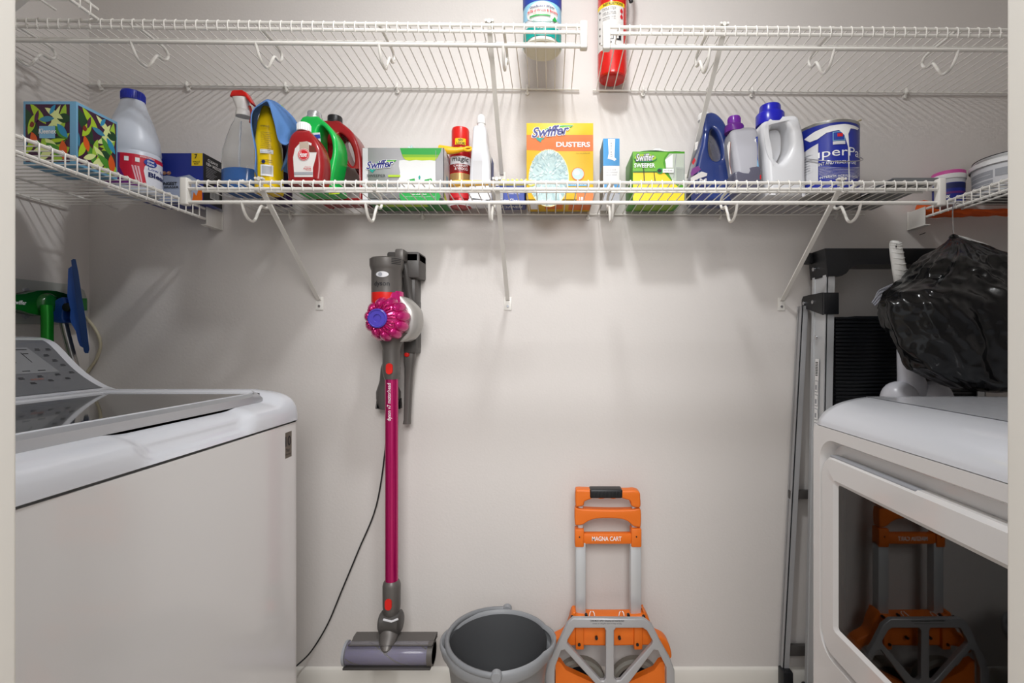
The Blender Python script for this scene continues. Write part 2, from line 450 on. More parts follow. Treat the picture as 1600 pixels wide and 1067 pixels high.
for i in range(N+1):
    y = WY0+(WY1-WY0)*i/N; c = corner(y); bow = .0035*math.cos(PI*(i/N-.5))-.0035
    rows.append([Vector((-.6005-c+bow, y, z)) for z in (.035, .3, .6, .880)])
mb.sheet(rows); mb.box((-1.30, WY0+.001, .035), (-.619, WY1-.001, .880))
mb.build('cabinet', ENAM, t)
mb = MB()
for x in (-1.25, -.68):
    for y in (WY0+.05, WY1-.05): mb.lathe([(.02, 0), (.025, .036)], (x, y, 0), seg=16)
mb.build('feet', BLK, t)
lid = MB()
lid.prism([(-.664, .9525), (-.664, .941), (-1.02, .941), (-1.02, .9525)], 'y', .515, 1.112, .002)
lid = lid.build('lid_glass', DGLASS, t)
mb = MB()   # silver bar
prof = [(-.664, .9545), (-.645, .949), (-.628, .940), (-.6165, .931), (-.6135, .926), (-.617, .923), (-.64, .934), (-.664, .942)]
tt = bmesh.new(); rg = []
ys = [.505, .508, .515, .54]+[.6+.05*i for i in range(9)]+[1.05, 1.075, 1.09, 1.097]
for y in ys:
    s = 0
    if y > 1.05: s = ((y-1.05)/.047)**2*.03
    if y < .54: s = ((.54-y)/.035)**2*.02
    rg.append([tt.verts.new((min(-.648, a-s) if a > -.66 else a, y, max(b, .931+0*b) if s > .02 and b < .931 else b+s*.4*(a > -.66))) for a, b in prof])
for a, b in zip(rg, rg[1:]):
    for k in range(len(prof)): tt.faces.new((a[k], a[(k+1) % len(prof)], b[(k+1) % len(prof)], b[k]))
tt.faces.new(rg[0]); tt.faces.new(rg[-1][::-1]); mb.add(tt)
mb.build('lid_edge', SILV, t, ang=50)
mb = MB(); mb.box((-1.02, 1.100, .9405), (-.668, 1.118, .9535), .003); mb.box((-1.045, .5, .9405), (-1.018, 1.118, .957), .004); mb.box((-.669, .515, .945), (-.663, 1.10, .9555), .001)
mb.build('lid_frame', ENAM2, t)
CP = [(-1.046, .957), (-1.065, .963), (-1.0925, .9785), (-1.123, 1.001), (-1.150, 1.027), (-1.1695, 1.048), (-1.1925, 1.0685), (-1.222, 1.079), (-1.26, 1.082), (-1.30, 1.082)]
cps = cr([Vector((a, b, 0)) for a, b in CP], 5)
loop = [(p.x, p.y) for p in cps]+[(-1.33, 1.07), (-1.33, .90), (-1.06, .90)]
MB().prism(loop, 'y', WY0, WY1, .004).build('console', ENAM2, t)
acc = [0]
for a, b in zip(cps, cps[1:]): acc.append(acc[-1]+(b-a).length)
def s_con(u, v, o):          # u = y, v = arc length up the console
    v = max(0, min(acc[-1]-1e-6, v)); i = max(k for k in range(len(acc)-1) if acc[k] <= v); f = (v-acc[i])/(acc[i+1]-acc[i])
    p = cps[i].lerp(cps[i+1], f); d = (cps[i+1]-cps[i]).normalized()
    return Vector((p.x-d.y*-1*(o)*1.0 if 0 else p.x+d.y*o, u, p.y-d.x*o))
mb = MB(); rows = []
for i in range(3):
    y = [.5, .8, 1.150][i]; rows.append([s_con(y, .012+.0062*k, .0012) for k in range(30)])
rows = []
for k in range(32):
    v = .012+.0059*k; rows.append([s_con(y, v, .0012) for y in (.50, .8, 1.120+min(.03, .03*(k/31)**0.5) if 0 else 1.150)])
mb.sheet(rows); pan = mb.build('control_panel', GREYP, t)
mb = MB(); PL = M('panel_screen', '8b8d90', .4, metal=.2)
print_on(mb, s_con, [(PL, [(.70, .088), (1.112, .088), (1.094, .166), (.70, .166)])], lay=0, base=.0016)
for y in (.93, .97, 1.010, 1.044, 1.076):
    print_on(mb, s_con, [(BK, [(y, .104), (y+.0018, .104), (y-.0052, .150), (y-.007, .150)])], base=.0022)
    for k in range(4): print_on(mb, s_con, [(BK, rect(y+.001-k*.0018, .105+k*.0135, y+.017-(k % 2)*.004-k*.0018, .1068+k*.0135))], base=.0022)
    print_on(mb, s_con, [(BK, rect(y-.006, .094, y+.010, .0962))], base=.0022)
print_on(mb, s_con, [(BK, rect(.72, .158, 1.088, .1598))], base=.0022)
for y, v in ((1.110, .156), (1.134, .156), (1.118, .138), (1.126, .121), (1.134, .106), (1.135, .080), (1.06, .073), (1.10, .076), (1.02, .070), (1.11, .060), (1.07, .057), (1.03, .052)):
    for k in range(2): print_on(mb, s_con, [(BK, rect(y-.006+k*.002, v+k*.004, y+.006, v+.0016+k*.004))], base=.0022)
text_on(mb, s_con, 'RINSE+SPIN', 1.035, .064, 1.060, .069, M('print_rust', 'a05a40'), off=.0024)
mb.build('panel_print', None, t, smooth=False).parent = pan
# round badge
mb = MB(); BR = M('badge_bronze', '6d675c', .35, metal=.5)
sf = s_right(-.6035)
print_on(mb, sf, [(BR, rect(1.103, .803, 1.135, .862))])
mb.box((-.6045, 1.103, .803), (-.6030, 1.135, .862), 0, BR)
text_on(mb, sf, '10', 1.1075, .830, 1.131, .853, BK, .02, off=.001)
text_on(mb, sf, 'Year', 1.111, .817, 1.127, .825, BK, off=.001)
text_on(mb, sf, 'Warranty', 1.107, .808, 1.131, .814, BK, off=.001)
mb.build('warranty_badge', None, t, smooth=False)

# ================================================================ DRYER
t = thing('tumble_dryer', 'white front-loading tumble dryer with tinted rectangular door window, at the right', 'dryer', (.95, .77, 0))
X0 = .60; QY0, QY1 = .43, 1.113
prof = [(X0, .884), (X0+.004, .897), (X0+.018, .914), (X0+.045, .930), (X0+.078, .940), (X0+.115, .9455), (X0+.17, .9465), (1.35, .9465)]
mb = MB(); rows = []
for i in range(41):
    y = QY0+(QY1-QY0)*i/40; q = max(0, .02-min(QY1-y, y-QY0)); c = .02-math.sqrt(max(0, 4e-4-q*q))
    rows.append([Vector((p.x+c*(p.x < .8), y, p.y-c*.4)) for p in cr([Vector((a, b, 0)) for a, b in prof], 5)])
mb.sheet(rows); mb.sheet([rows[-1], [Vector((p.x, p.y, .884)) for p in rows[-1]]])
mb.build('top_cover', ENAM2, t, ang=60)
# front panel with recess around the door
def rrect(y0, z0, y1, z1, r, n=8):
    P = []
    for cy, cz, a0 in ((y1-r, z1-r, 0), (y0+r, z1-r, 90), (y0+r, z0+r, 180), (y1-r, z0+r, 270)):
        for k in range(n+1):
            a = math.radians(a0+90*k/n); P.append((cy+r*math.cos(a), cz+r*math.sin(a)))
    return P
def ring(mb, A, B, x0, x1, m=None):
    t = bmesh.new(); a = [t.verts.new((x0, p[0], p[1])) for p in A]; b = [t.verts.new((x1, p[0], p[1])) for p in B]; n = len(a)
    for i in range(n): t.faces.new((a[i], a[(i+1) % n], b[(i+1) % n], b[i]))
    mb.add(t, m)
yc = (QY0+QY1)/2
outer = rrect(QY0+.002, .03, QY1-.002, .882, .010)
rec = rrect(QY0+.028, .388, QY1-.028, .858, .05)
rin = rrect(QY0+.040, .388+.01, QY1-.040, .848, .045)
rin2 = rrect(QY0+.06, .42, QY1-.06, .80, .045)
mb = MB(); ring(mb, outer, rec, X0, X0); ring(mb, rec, rin, X0, X0+.022); ring(mb, rin, rin2, X0+.022, X0+.022)
out2 = rrect(QY0, .03, QY1, .884, .010); ring(mb, [(a, b) for a, b in outer], out2, X0, X0+.004)
mb.box((X0+.004, QY1-.004, .03), (1.35, QY1, .882)); mb.box((X0+.004, QY0, .03), (1.35, QY0+.004, .882)); mb.box((1.34, QY0, .03), (1.35, QY1, .882))
mb.box((X0+.004, QY0, .03), (1.35, QY1, .04)); mb.build('cabinet', ENAM, t, ang=35)
MB().box((X0+.02, QY0+.02, 0), (1.33, QY1-.02, .03)).build('plinth', BLK, t)
dz1 = .826
da = rrect(QY0+.040, .400, QY1-.038, dz1, .045); db = rrect(QY0+.046, .406, QY1-.044, dz1-.006, .040)
wo = rrect(.520-.012, .462, 1.016+.010, .779, .010); wi = rrect(.520, .469, 1.016, .771, .006); wi2 = rrect(.523, .472, 1.013, .768, .006)
mb = MB(); ring(mb, da, da, X0+.02, X0+.003); ring(mb, da, db, X0+.003, X0-.004); ring(mb, db, wo, X0-.004, X0-.005); ring(mb, wo, wi, X0-.005, X0+.001); ring(mb, wi, wi2, X0+.001, X0+.012)
mb.build('door', ENAM, t, ang=30)
mb = MB(); mb.prism([(.520, .468), (1.017, .468), (1.017, .772), (.520, .772)], 'x', X0+.0012, X0+.004, 0)
TINT = bpy.data.materials.new('tinted_door_glass'); TINT.use_nodes = True
_n = TINT.node_tree; _n.nodes.clear()
_o = _n.nodes.new('ShaderNodeOutputMaterial'); _mx = _n.nodes.new('ShaderNodeMixShader'); _tr = _n.nodes.new('ShaderNodeBsdfTransparent')
_gl = _n.nodes.new('ShaderNodeBsdfGlossy'); _fr = _n.nodes.new('ShaderNodeFresnel'); _fr.inputs['IOR'].default_value = 1.62
_gl.inputs['Roughness'].default_value = .02; _tr.inputs['Color'].default_value = lin('aaa69f')
_n.links.new(_fr.outputs[0], _mx.inputs[0]); _n.links.new(_tr.outputs[0], _mx.inputs[1]); _n.links.new(_gl.outputs[0], _mx.inputs[2]); _n.links.new(_mx.outputs[0], _o.inputs[0])
mb.build('door_window', TINT, t, smooth=False)
# dark handle notch on the door's top edge
MB().box((X0-.0005, .80, dz1-.004), (X0+.018, 1.045, dz1+.001), .002).build('handle_notch', GRY, t)
# inner bowl and drum
mb = MB(); DIN = M('door_inner_grey', '8f8f8f', .35)
i1 = rrect(.545, .492, .99, .748, .11, 10); i2 = rrect(.525, .478, 1.01, .762, .02, 10)
i3 = rrect(.56, .507, .975, .733, .10, 10); i4 = rrect(.56, .45, .975, .79, .11, 10)
ring(mb, i1, i3, X0+.022, X0+.055, DIN)
mb.build('door_liner', None, t)
DRM = M('drum_steel', '6c6a66', .4, metal=.3); DRK = M('dark_inner', '2a2927', .6)
mb = MB(); ring(mb, i2, i1, X0+.010, X0+.022); mb.build('inner_seal', DRK, t)
mb = MB(); mb.lathe([(.26, .72), (.30, .74), (.30, 1.28), (.0, 1.30)], (0, yc, .62), 'x', 48, cap=False); mb.build('drum', DRM, t)
mb = MB(); ring(mb, i3, [(yc+.28*math.cos(a), .62+.26*math.sin(a)) for a in [2*PI*(k+.5)/len(i3) for k in range(len(i3))]], X0+.055, .72); mb.build('drum_collar', DRK, t)
# laundry in the drum
def blob(name, c, r, m, label, cat, seed, amp=.25, flat=1.0):
    t = bmesh.new(); bmesh.ops.create_icosphere(t, subdivisions=4, radius=1)
    for v in t.verts:
        n = v.co.copy(); q = noise.fractal(n*1.3+Vector((seed, 0, 0)), .9, 2, 3)*amp+abs(math.sin(n.x*5+n.y*4+seed))*amp*.25
        v.co = Vector((c[0]+n.x*r[0]*(1+q), c[1]+n.y*r[1]*(1+q), c[2]+n.z*r[2]*(1+q)*flat))
    mb = MB(); mb.add(t); return tag(mb.build(name, m), label, cat)
CG = M('pale_green_cloth', 'b9c29a', .85, bump=.3, bscale=300); CO = M('orange_cloth', 'c9923a', .85, bump=.3, bscale=300)
blob('towel', (.80, .90, .425), (.075, .085, .07), CG, 'crumpled pale green towel seen through the dryer window', 'towel', 3)
blob('shirt', (.88, .745, .40), (.07, .06, .06), CO, 'crumpled mustard shirt seen low through the dryer window', 'laundry', 7)

# ================================================================ STICK VACUUM + DOCK
YV = 1.365
t = thing('wall_dock', 'dark grey wall dock holding the stick vacuum, with two spare nozzles', 'dock', px(630, 520, D))
mb = MB(); Yd = 1.44
def bx(mb, a, b, c, d, Y0, Y1, bev=.004, m=None, Yr=None):  # pixel box read on plane Yr
    Yr = Yr or Y0
    mb.box((PX(a, Yr), Y0, PZ(d, Yr)), (PX(c, Yr), Y1, PZ(b, Yr)), bev, m)
bx(mb, 604, 393, 655, 410, 1.40, D, .006); bx(mb, 622, 394, 655, 434, 1.40, D, .005); bx(mb, 628, 430, 649, 475, 1.415, D, .005); bx(mb, 632, 470, 653, 545, 1.44, D, .003)
mb.build('backplate', DGR2, t)
MB().box((PX(618, 1.37), 1.36, PZ(408, 1.37)), (PX(632, 1.37), 1.42, PZ(389, 1.37)), .006).build('charging_arm', DGR, t)
mb = MB(); bx(mb, 630, 520, 650, 552, 1.42, D, .005); bx(mb, 597, 540, 606, 620, 1.44, D, .003); mb.build('tool_holder', DGR2, t)
def nz(mb, a, b, w0, w1, Y, ry, n=8, e=2.6):
    pass
t2 = thing('crevice_tool', 'long dark grey crevice nozzle with a red button, clipped beside the vacuum', 'vacuum nozzle', px(640, 600, 1.44))
Yn = 1.44
secs = []
for yy, hw, cxp in ((662, 6, 636), (655, 5.2, 636.5), (600, 6, 638.5), (575, 7, 639.5), (566, 8.5, 640), (556, 9, 640.5), (545, 9, 641)):
    secs.append((PZ(yy, Yn), PX(cxp, Yn), Yn, hw*Yn/F, .011 if yy > 570 else .015, 3))
MB().loft(secs, 24).build('nozzle', DGR, t2)
MB().lathe([(0, -.004), (.006, -.003), (.009, .004)], px(635.5, 554, 1.424), 'y', 20).build('button', RED, t2)
t2 = thing('brush_tool', 'dark grey brush nozzle half hidden behind the magenta tube', 'vacuum nozzle', px(608, 620, 1.44))
mb = MB(); mb.loft([(PZ(638, 1.44), PX(606, 1.44), 1.435, .022, .016, 3), (PZ(622, 1.44), PX(608, 1.44), 1.435, .035, .019, 3), (PZ(612, 1.44), PX(608, 1.44), 1.435, .036, .019, 2.4), (PZ(600, 1.44), PX(607, 1.44), 1.435, .027, .017, 2), (PZ(594, 1.44), PX(605, 1.44), 1.435, .02, .016, 2), (PZ(575, 1.44), PX(605, 1.44), 1.435, .017, .016, 2), (PZ(565, 1.44), PX(606, 1.44), 1.435, .012, .014, 2)], 24)
mb.build('nozzle', DGR, t2)
mb = MB()
for i in range(26):
    a = i/25; x = PX(592+34*a, 1.44); zt = PZ(622, 1.44)
    for yy in (1.425, 1.435, 1.445): mb.tube([(x, yy, zt), (x+(a-.5)*.006, yy-.002, PZ(640-5*abs(a-.5), 1.44))], .0011, 4)
mb.build('bristles', BLKG, t2)

t = thing('stick_vacuum', 'magenta and grey cordless stick vacuum hanging on the back wall', 'vacuum cleaner', px(612, 1045, YV))
s = YV/F
R = lambda p: p*s
Cx = PX(604.5, YV)
mb = MB(); mb.lathe([(0, PZ(404, YV)), (R(23), PZ(404, YV)), (R(25.6), PZ(406, YV)), (R(25.6), PZ(416, YV)), (R(24.2), PZ(421, YV)), (R(23), PZ(424, YV)), (R(23), PZ(458, YV))], (Cx, YV, 0), seg=48); 
body = mb.build('motor_body', DGR, t)
sc = s_cyl(Cx, YV, R(23))
mb = MB(); text_on(mb, sc, 'dyson', PX(584.5, YV), PZ(451, YV), PX(608.5, YV), PZ(441.5, YV), BK, .015, off=.0008); mb.build('lettering', None, t, smooth=False).parent = body
mb = MB(); mb.prism(ell(0, 0, R(10.5), R(4.6), 24), 'y', 0, .001)
print_b = s_cyl(Cx, YV, R(23))
mb = MB(); print_on(mb, print_b, [(LGR, ell(PX(597.5, YV), PZ(431.5, YV), R(9.5), R(4.4))), (GRY, ell(PX(595, YV), PZ(431.5, YV), R(3), R(3)))], step=.004, lay=.001, base=.0015); mb.build('power_button', None, t)
mb = MB()
scap = s_cyl(Cx, YV, R(25.6))
for k in range(4): print_on(mb, scap, [(BK, rect(PX(611, YV), PZ(407.5+k*2.6, YV), PX(628, YV), PZ(406.4+k*2.6, YV)))], step=.004)
mb.build('vent_slots', None, t)
mb = MB(); mb.lathe([(R(22.4), PZ(458, YV)), (R(22.4), PZ(472, YV)), (R(20), PZ(480, YV))], (Cx-.001, YV-.001, 0), seg=40); mb.build('red_band', RED, t)
mb = MB(); mb.lathe([(R(22.8), PZ(456, YV)), (R(24), PZ(470, YV)), (R(26), PZ(482, YV)), (R(28), PZ(505, YV)), (R(26), PZ(525, YV)), (R(17), PZ(532, YV))], (Cx+.004, YV+.004, 0), seg=40); mb.build('cyclone_housing', MAGP, t)
# cyclone dome, facing the camera
dc = px(597, 498, YV-.055)
mb = MB(); mb.lathe([(R(8), -.024), (R(18), -.020), (R(26), -.008), (R(30), .012), (R(30.5), .04), (R(27), .075)], (dc.x+R(5), dc.y, dc.z), 'y', 48)
dome = mb.build('cyclone', MAGP, t, ang=70)
for k in range(11):
    a = 2*PI*(k+.25)/11; ca, sa = math.cos(a), math.sin(a)
    tt = bmesh.new(); bmesh.ops.create_icosphere(tt, subdivisions=3, radius=1)
    for v in tt.verts:
        r_, t_, y_ = v.co.x*R(10.5), v.co.y*R(8.3)*(1+.15*v.co.x), v.co.z*.028
        q_ = R(24.0)+r_; y_ += .004+max(0, r_)*.8
        v.co = Vector((dc.x+R(5)+q_*ca-t_*sa, dc.y+y_, dc.z+q_*sa+t_*ca))
    MB().add(tt).build('cyclone_lobe', MAGP, t).parent = dome
mb = MB()
for k in range(11):
    for d_ in (-.12, .12):
        a = 2*PI*(k+.25)/11+d_
        P_ = cr([(dc.x+R(-1.5+5*(q-13)/14)+R(q)*math.cos(a), dc.y-h, dc.z+R(q)*math.sin(a)) for q, h in ((13, .022), (16, .0245), (19, .025), (22, .022))], 3)
        mb.tube(P_, [R(1.2)]*len(P_), 8)
mb.build('cyclone_ribs', MAG, t).parent = dome
mb = MB(); mb.lathe([(0, -.004), (R(5), -.003), (R(6), -.006), (R(11.5), -.006), (R(12.5), -.008), (R(14.2), -.006), (R(14.8), .004)], (PX(595, YV-.055), dc.y-.023, dc.z), 'y', 36); mb.build('bin_cap', PURP, t)
mb = MB()
mb.loft([(PZ(v.x, YV), PX(v.y, YV), YV+.02, R(v.z), .036, 2.2) for v in cr([Vector(q_) for q_ in ((534, 628, 8), (528, 632, 15), (515, 637, 18.5), (500, 639.5, 18.5), (485, 637, 18.5), (474, 630, 17), (466, 626, 12), (463, 625, 5))], 5)], 40); mb.build('pod', M('pod_grey', 'a9a6a2', .3, metal=.4), t)
mb = MB(); mb.tube(cr([px(640, 520, YV+.04), px(648, 500, YV+.06), px(640, 460, YV+.055), px(634, 420, YV+.04), px(626, 400, YV+.04)], 5), .011, 12); mb.build('handle', DGR2, t)
mb = MB(); mb.loft([(PZ(592, YV), PX(612, YV), YV, R(11), R(11), 2), (PZ(585, YV), PX(612, YV), YV, R(13), R(12.5), 2), (PZ(574, YV), PX(611.5, YV), YV, R(14.3), R(13.5), 2), (PZ(573, YV), PX(611.5, YV), YV, R(13.6), R(13.5), 2), (PZ(548, YV), PX(612, YV), YV, R(13), R(13), 2), (PZ(540, YV), PX(612, YV), YV, R(15), R(14), 2), (PZ(530, YV), PX(613, YV), YV, R(20), R(17), 2), (PZ(520, YV), PX(616, YV), YV, R(27), R(18), 2)], 36); neck = mb.build('neck', DGR, t)
def pill(mb, c, rx, rz, Y0, Y1, m=None): mb.prism([(c.x+a, c.z+b) for a, b in [(rx*math.cos(q), (rz-rx)*(1 if math.sin(q) > 0 else -1)+rx*math.sin(q)) for q in [2*PI*(k+.5)/24 for k in range(24)]]], 'y', Y0, Y1, .0015, m)
mb = MB(); pill(mb, px(608.5, 576, YV-.024), R(5.0), R(8.5), YV-.0275, YV-.01); mb.build('release_button', RED, t)
WX = PX(612, YV)
mb = MB(); mb.lathe([(R(10), PZ(912, YV)), (R(10), PZ(588, YV))], (WX, YV, 0), seg=32); wand = mb.build('wand', MAG, t)
mb = MB(); sw = s_cyl(WX, YV, R(10))
V, Fc = text_mesh('dyson v7 motorhead', 0, 0); tt = bmesh.new(); vs = []
for a, b in V: vs.append(tt.verts.new(sw(PX(612.5, YV)-R(7.5)*b, PZ(656, YV)+(PZ(598, YV)-PZ(656, YV))*a, .0006)))
for f in Fc:
    try: tt.faces.new([vs[i] for i in f])
    except ValueError: pass
mb.add(tt, WH); mb.build('lettering', None, t, smooth=False).parent = wand
mb = MB(); mb.lathe([(R(10), PZ(961, YV)), (R(12.5), PZ(956, YV)), (R(13.6), PZ(945, YV)), (R(13.8), PZ(914, YV)), (R(12.5), PZ(909, YV)), (R(10.5), PZ(906, YV))], (WX, YV, 0), seg=32); mb.build('wand_collar', DGR, t)
mb = MB(); pill(mb, px(607, 944, YV-.024), R(5.2), R(8.5), YV-.0275, YV-.01); mb.build('release_button', RED, t)
mb = MB(); mb.lathe([(R(13), -R(18)), (R(17), -R(15)), (R(17), R(13)), (R(13), R(16))], px(612, 971, YV), 'x', 28); mb.build('pivot', DGR2, t)
mb = MB(); mb.tube([px(599, 968, YV-.03), px(612, 971, YV-.033), px(622, 967, YV-.03)], .003, 8); mb.build('pivot_axle', LGR, t)
mb = MB(); mb.loft([(PZ(1023, YV-.05), PX(603, YV-.05), YV-.05, .003, .006, 2), (PZ(1012, YV-.045), PX(604, YV-.045), YV-.042, R(9), R(10), 2), (PZ(1000, YV-.03), PX(606, YV-.03), YV-.03, R(13), R(13), 2), (PZ(985, YV-.01), PX(609, YV-.01), YV-.01, R(14.5), R(14), 2), (PZ(970, YV), PX(609, YV), YV, R(14), R(13), 2)], 28); mb.build('head_neck', DGR, t)
Yh = YV-.05
mb = MB(); zb, zt = PZ(1044, Yh), PZ(988, Yh)
xl, xr = PX(537, Yh), PX(676, Yh)
zb2 = PZ(988, Yh+.055)
mb.prism([(Yh+.058, zb2), (Yh+.035, zb2), (Yh+.010, zb2-.012), (Yh-.006, PZ(1009, Yh-.006)), (Yh+.012, PZ(1011, Yh)), (Yh+.058, PZ(1015, Yh))], 'x', xl+.012, xr, .003); mb.build('head_cover', DGR, t)
mb = MB(); mb.lathe([(.0, -.0), (.026, 0), (.029, .004), (.029, xr-xl-.004), (.026, xr-xl), (0, xr-xl)], (xl, Yh+.016, PZ(1026, Yh)), 'x', 36)
CLR = M('clear_plastic', 'cfcbd2', .12, trans=.75, ior=1.3)
mb.build('roller_window', CLR, t)
mb = MB(); mb.lathe([(.0, .005), (.024, .006), (.024, xr-xl-.016), (0, xr-xl-.015)], (xl, Yh+.016, PZ(1026, Yh)), 'x', 36)
rol = mb.build('roller', M('roller_violet', '564f96', .6, bump=.3, bscale=200), t)
mb = MB()
for sgn in (0, PI):
    pts = [(xl+.008+(xr-xl-.026)*k/60, Yh+.016+.0248*math.cos(sgn+k*.09), PZ(1026, Yh)+.0248*math.sin(sgn+k*.09)) for k in range(61)]
    mb.tube(pts, .002, 6)
mb.build('roller_bristles', BLK, t).parent = rol
mb = MB(); mb.lathe([(.031, xr-xl-.014), (.031, xr-xl)], (xl, Yh+.016, PZ(1026, Yh)), 'x', 36); mb.build('head_end_cap', DGR, t)
mb = MB(); mb.lathe([(.031, -.002), (.031, .004)], (xl, Yh+.016, PZ(1026, Yh)), 'x', 36)
mb.build('head_end_cap', GRY, t)
mb = MB(); mb.box((xl, Yh-.010, zb), (xr-.004, Yh+.05, zb+.006), .002); mb.build('sole_plate', DGR2, t)
mb = MB(); pts = cr([px(604, 640, 1.46), px(602, 700, 1.468), px(588, 790, 1.47), px(560, 860, 1.47), px(533, 925, 1.47), px(512, 975, 1.47), px(488, 1015, 1.47), px(468, 1036, 1.45), px(440, 1058, 1.42), px(400, 1080, 1.42)], 6)
tag(mb.tube(pts, .0022, 8).build('power_cord', BLK), 'thin black charging cord trailing down the wall from the vacuum dock', 'cord')

# ================================================================ HAND TRUCK
YT = 1.40
t = thing('hand_truck', 'folded orange and aluminium hand truck leaning on the back wall', 'hand truck', (PX(950, YT), YT, 0))
T_ = 1.41
def poly(pts, Y): return [(PX(a, Y), PZ(b, Y)) for a, b in pts]
mb = MB()
for a, b, c_, d_ in ((899, 915, 903, 911), (984, 1001, 987, 996)):
    mb = MB(); mb.box((PX(a, T_), T_-.012, PZ(962, T_)), (PX(b, T_), T_+.016, PZ(845, T_)), .004)
    mb.box((PX(c_, T_), T_-.005, PZ(850, T_)), (PX(d_, T_), T_+.01, PZ(785, T_)), .003)
    mb.build('handle_tube', ALU, t)
# top handle
mb = MB()
jug(mb, [[(p.x, p.y) for p in cr([Vector((PX(a, T_), PZ(b, T_), 0)) for a, b in [(899, 766), (903, 762.5), (920, 763), (975, 764), (990, 763.5), (998, 767), (999, 775), (999, 789), (991, 790), (985, 787), (983, 780), (975, 777), (966, 775), (958, 777), (948, 775.5), (938, 777), (928, 775), (920, 778), (913, 781), (911, 787), (903, 789), (899, 787)]], 3, True)]], T_, .018, .005)
mb.build('top_handle', ORG, t)
mb = MB(); mb.box((PX(921.5, T_-.02), T_-.0205, PZ(779, T_-.02)), (PX(973, T_-.02), T_+.0195, .6468), .005, seg=4)
for k in range(9): mb.box((PX(924+k*5.5, T_-.02), T_-.0212, PZ(777, T_-.02)), (PX(926.5+k*5.5, T_-.02), T_, PZ(768, T_-.02)), .001)
mb.build('rubber_grip', BLK, t)
mb = MB()
jug(mb, [[(p.x, p.y) for p in cr([Vector((PX(a, T_), PZ(b, T_), 0)) for a, b in [(898, 794), (901, 791), (910, 793), (950, 794.5), (985, 794), (995, 792), (1000, 795), (1000, 818), (997, 821), (988, 819), (980, 812), (968, 808), (948, 807), (930, 808), (918, 812), (910, 817), (901, 818), (898, 815)]], 3, True)]], T_, .015, .004)
mb.build('middle_handle', ORG, t)
mb = MB()
mb.box((PX(898, T_), T_-.016, PZ(852, T_)), (PX(912, T_), T_+.018, PZ(824, T_)), .004); mb.box((PX(985, T_), T_-.016, PZ(852, T_)), (PX(1001, T_), T_+.018, PZ(823, T_)), .004)
mb.box((PX(908, T_), T_-.011, PZ(848, T_)), (PX(988, T_), T_+.012, PZ(832, T_)), .004)
lb = mb.build('lower_crossbar', ORG, t)
mb = MB(); text_on(mb, s_front(T_-.011), 'MAGNA CART', *pxr(T_-.011)(925, 838, 971, 845), WH, .012, off=.0006); mb.build('lettering', None, t, smooth=False).parent = lb
mb = MB()
for a, b in ((905.5, 839), (994.5, 838.5)): mb.lathe([(0, -.001), (.0022, -.001), (.0022, .004)], (PX(a, T_-.016), T_-.016, PZ(b, T_-.016)), 'y', 12)
mb.build('rivets', BLK, t).parent = lb
# orange back body
mb = MB(); Yb = 1.405
jug(mb, [sm([(893, 953), (899, 951), (905, 956), (950, 957), (1000, 956), (1003, 950), (1008, 954), (1014, 966), (1020, 983), (1036, 992), (1044, 1003), (1047, 1020), (1040, 1022), (1028, 1004), (1010, 1002), (950, 1003), (890, 1003), (870, 1012), (864, 1014), (857, 1004), (862, 995), (880, 985), (888, 970)], Yb, 4)], Yb, .02, .005)
for a in (899, 990): mb.box((PX(a, 1.385), 1.375, PZ(1012, 1.385)), (PX(a+13, 1.385), 1.40, PZ(976, 1.385)), .003)
bd = mb.build('axle_housing', ORG, t)
mb = MB()
for a, b in ((894, 965), (916, 961.5), (982, 961.5), (1006, 964), (905, 1007), (996, 1007), (932, 997), (968, 997)): mb.lathe([(0, -.002), (.0042, -.002), (.0042, .006)], (PX(a, 1.374), 1.374, PZ(b, 1.374)), 'y', 14)
mb.build('bolts', BLK, t).parent = bd
# toe plate (aluminium), folded up in front
Yp = 1.355
O = [(895, 964), (1006, 965), (1018, 974), (1031, 1000), (1046, 1026), (1053, 1045), (1054, 1120), (1040, 1135), (870, 1135), (852, 1120), (852, 1050), (858, 1030), (874, 998), (886, 972)]
H1 = [(898, 979), (944, 979), (946, 983), (946, 1056), (943, 1061), (938, 1061), (886, 1003), (887, 997)]
H2 = [(962, 979), (1004, 979), (1010, 983), (1019, 999), (1018, 1004), (969, 1060), (963, 1061), (959, 1056), (959, 983)]
H3 = [(877, 1014), (882, 1013), (935, 1071), (955, 1085), (955, 1110), (866, 1110), (867, 1040)]
H4 = [(1021, 1013), (1027, 1014), (1040, 1040), (1041, 1110), (975, 1110), (975, 1082), (980, 1068)]
mb = MB(); jug(mb, [[(PX(a, Yp), PZ(b, Yp)) for a, b in L] for L in (O, H1, H2, H3[:3]+[(938, 1110), (866, 1110), (867, 1040)], H4[:4]+[(970, 1110), (972, 1078)])], Yp, .0075, .003)
tp = mb.build('toe_plate', ALU2, t)
mb = MB(); sfp = s_front(Yp-.0075)
text_on(mb, sfp, 'CARE MUST APPLY: Stopping and lowering hand', *pxr(Yp-.0075)(922, 968.4, 975, 971.6), BK, .01, off=.0006)
text_on(mb, sfp, 'trucks or using for load to keep strong', *pxr(Yp-.0075)(926, 973, 971, 975.4), BK, off=.0006)
mb.build('lettering', None, t, smooth=False).parent = tp
for cxp in (906, 992):
    wc = px(cxp, 1066, 1.405)
    mb = MB(); mb.lathe([(.055, -.014), (.066, -.016), (.073, -.010), (.073, .010), (.066, .016), (.055, .014)], wc, 'y', 40, cap=False)
    wh = mb.build('wheel', M('rubber_tyre', '76746c', .6), t)
    mb = MB(); mb.lathe([(0, -.012), (.02, -.013), (.022, -.008), (.052, -.006), (.056, -.012), (.056, .012), (0, .012)], wc, 'y', 32); mb.build('hub', BLK, t).parent = wh
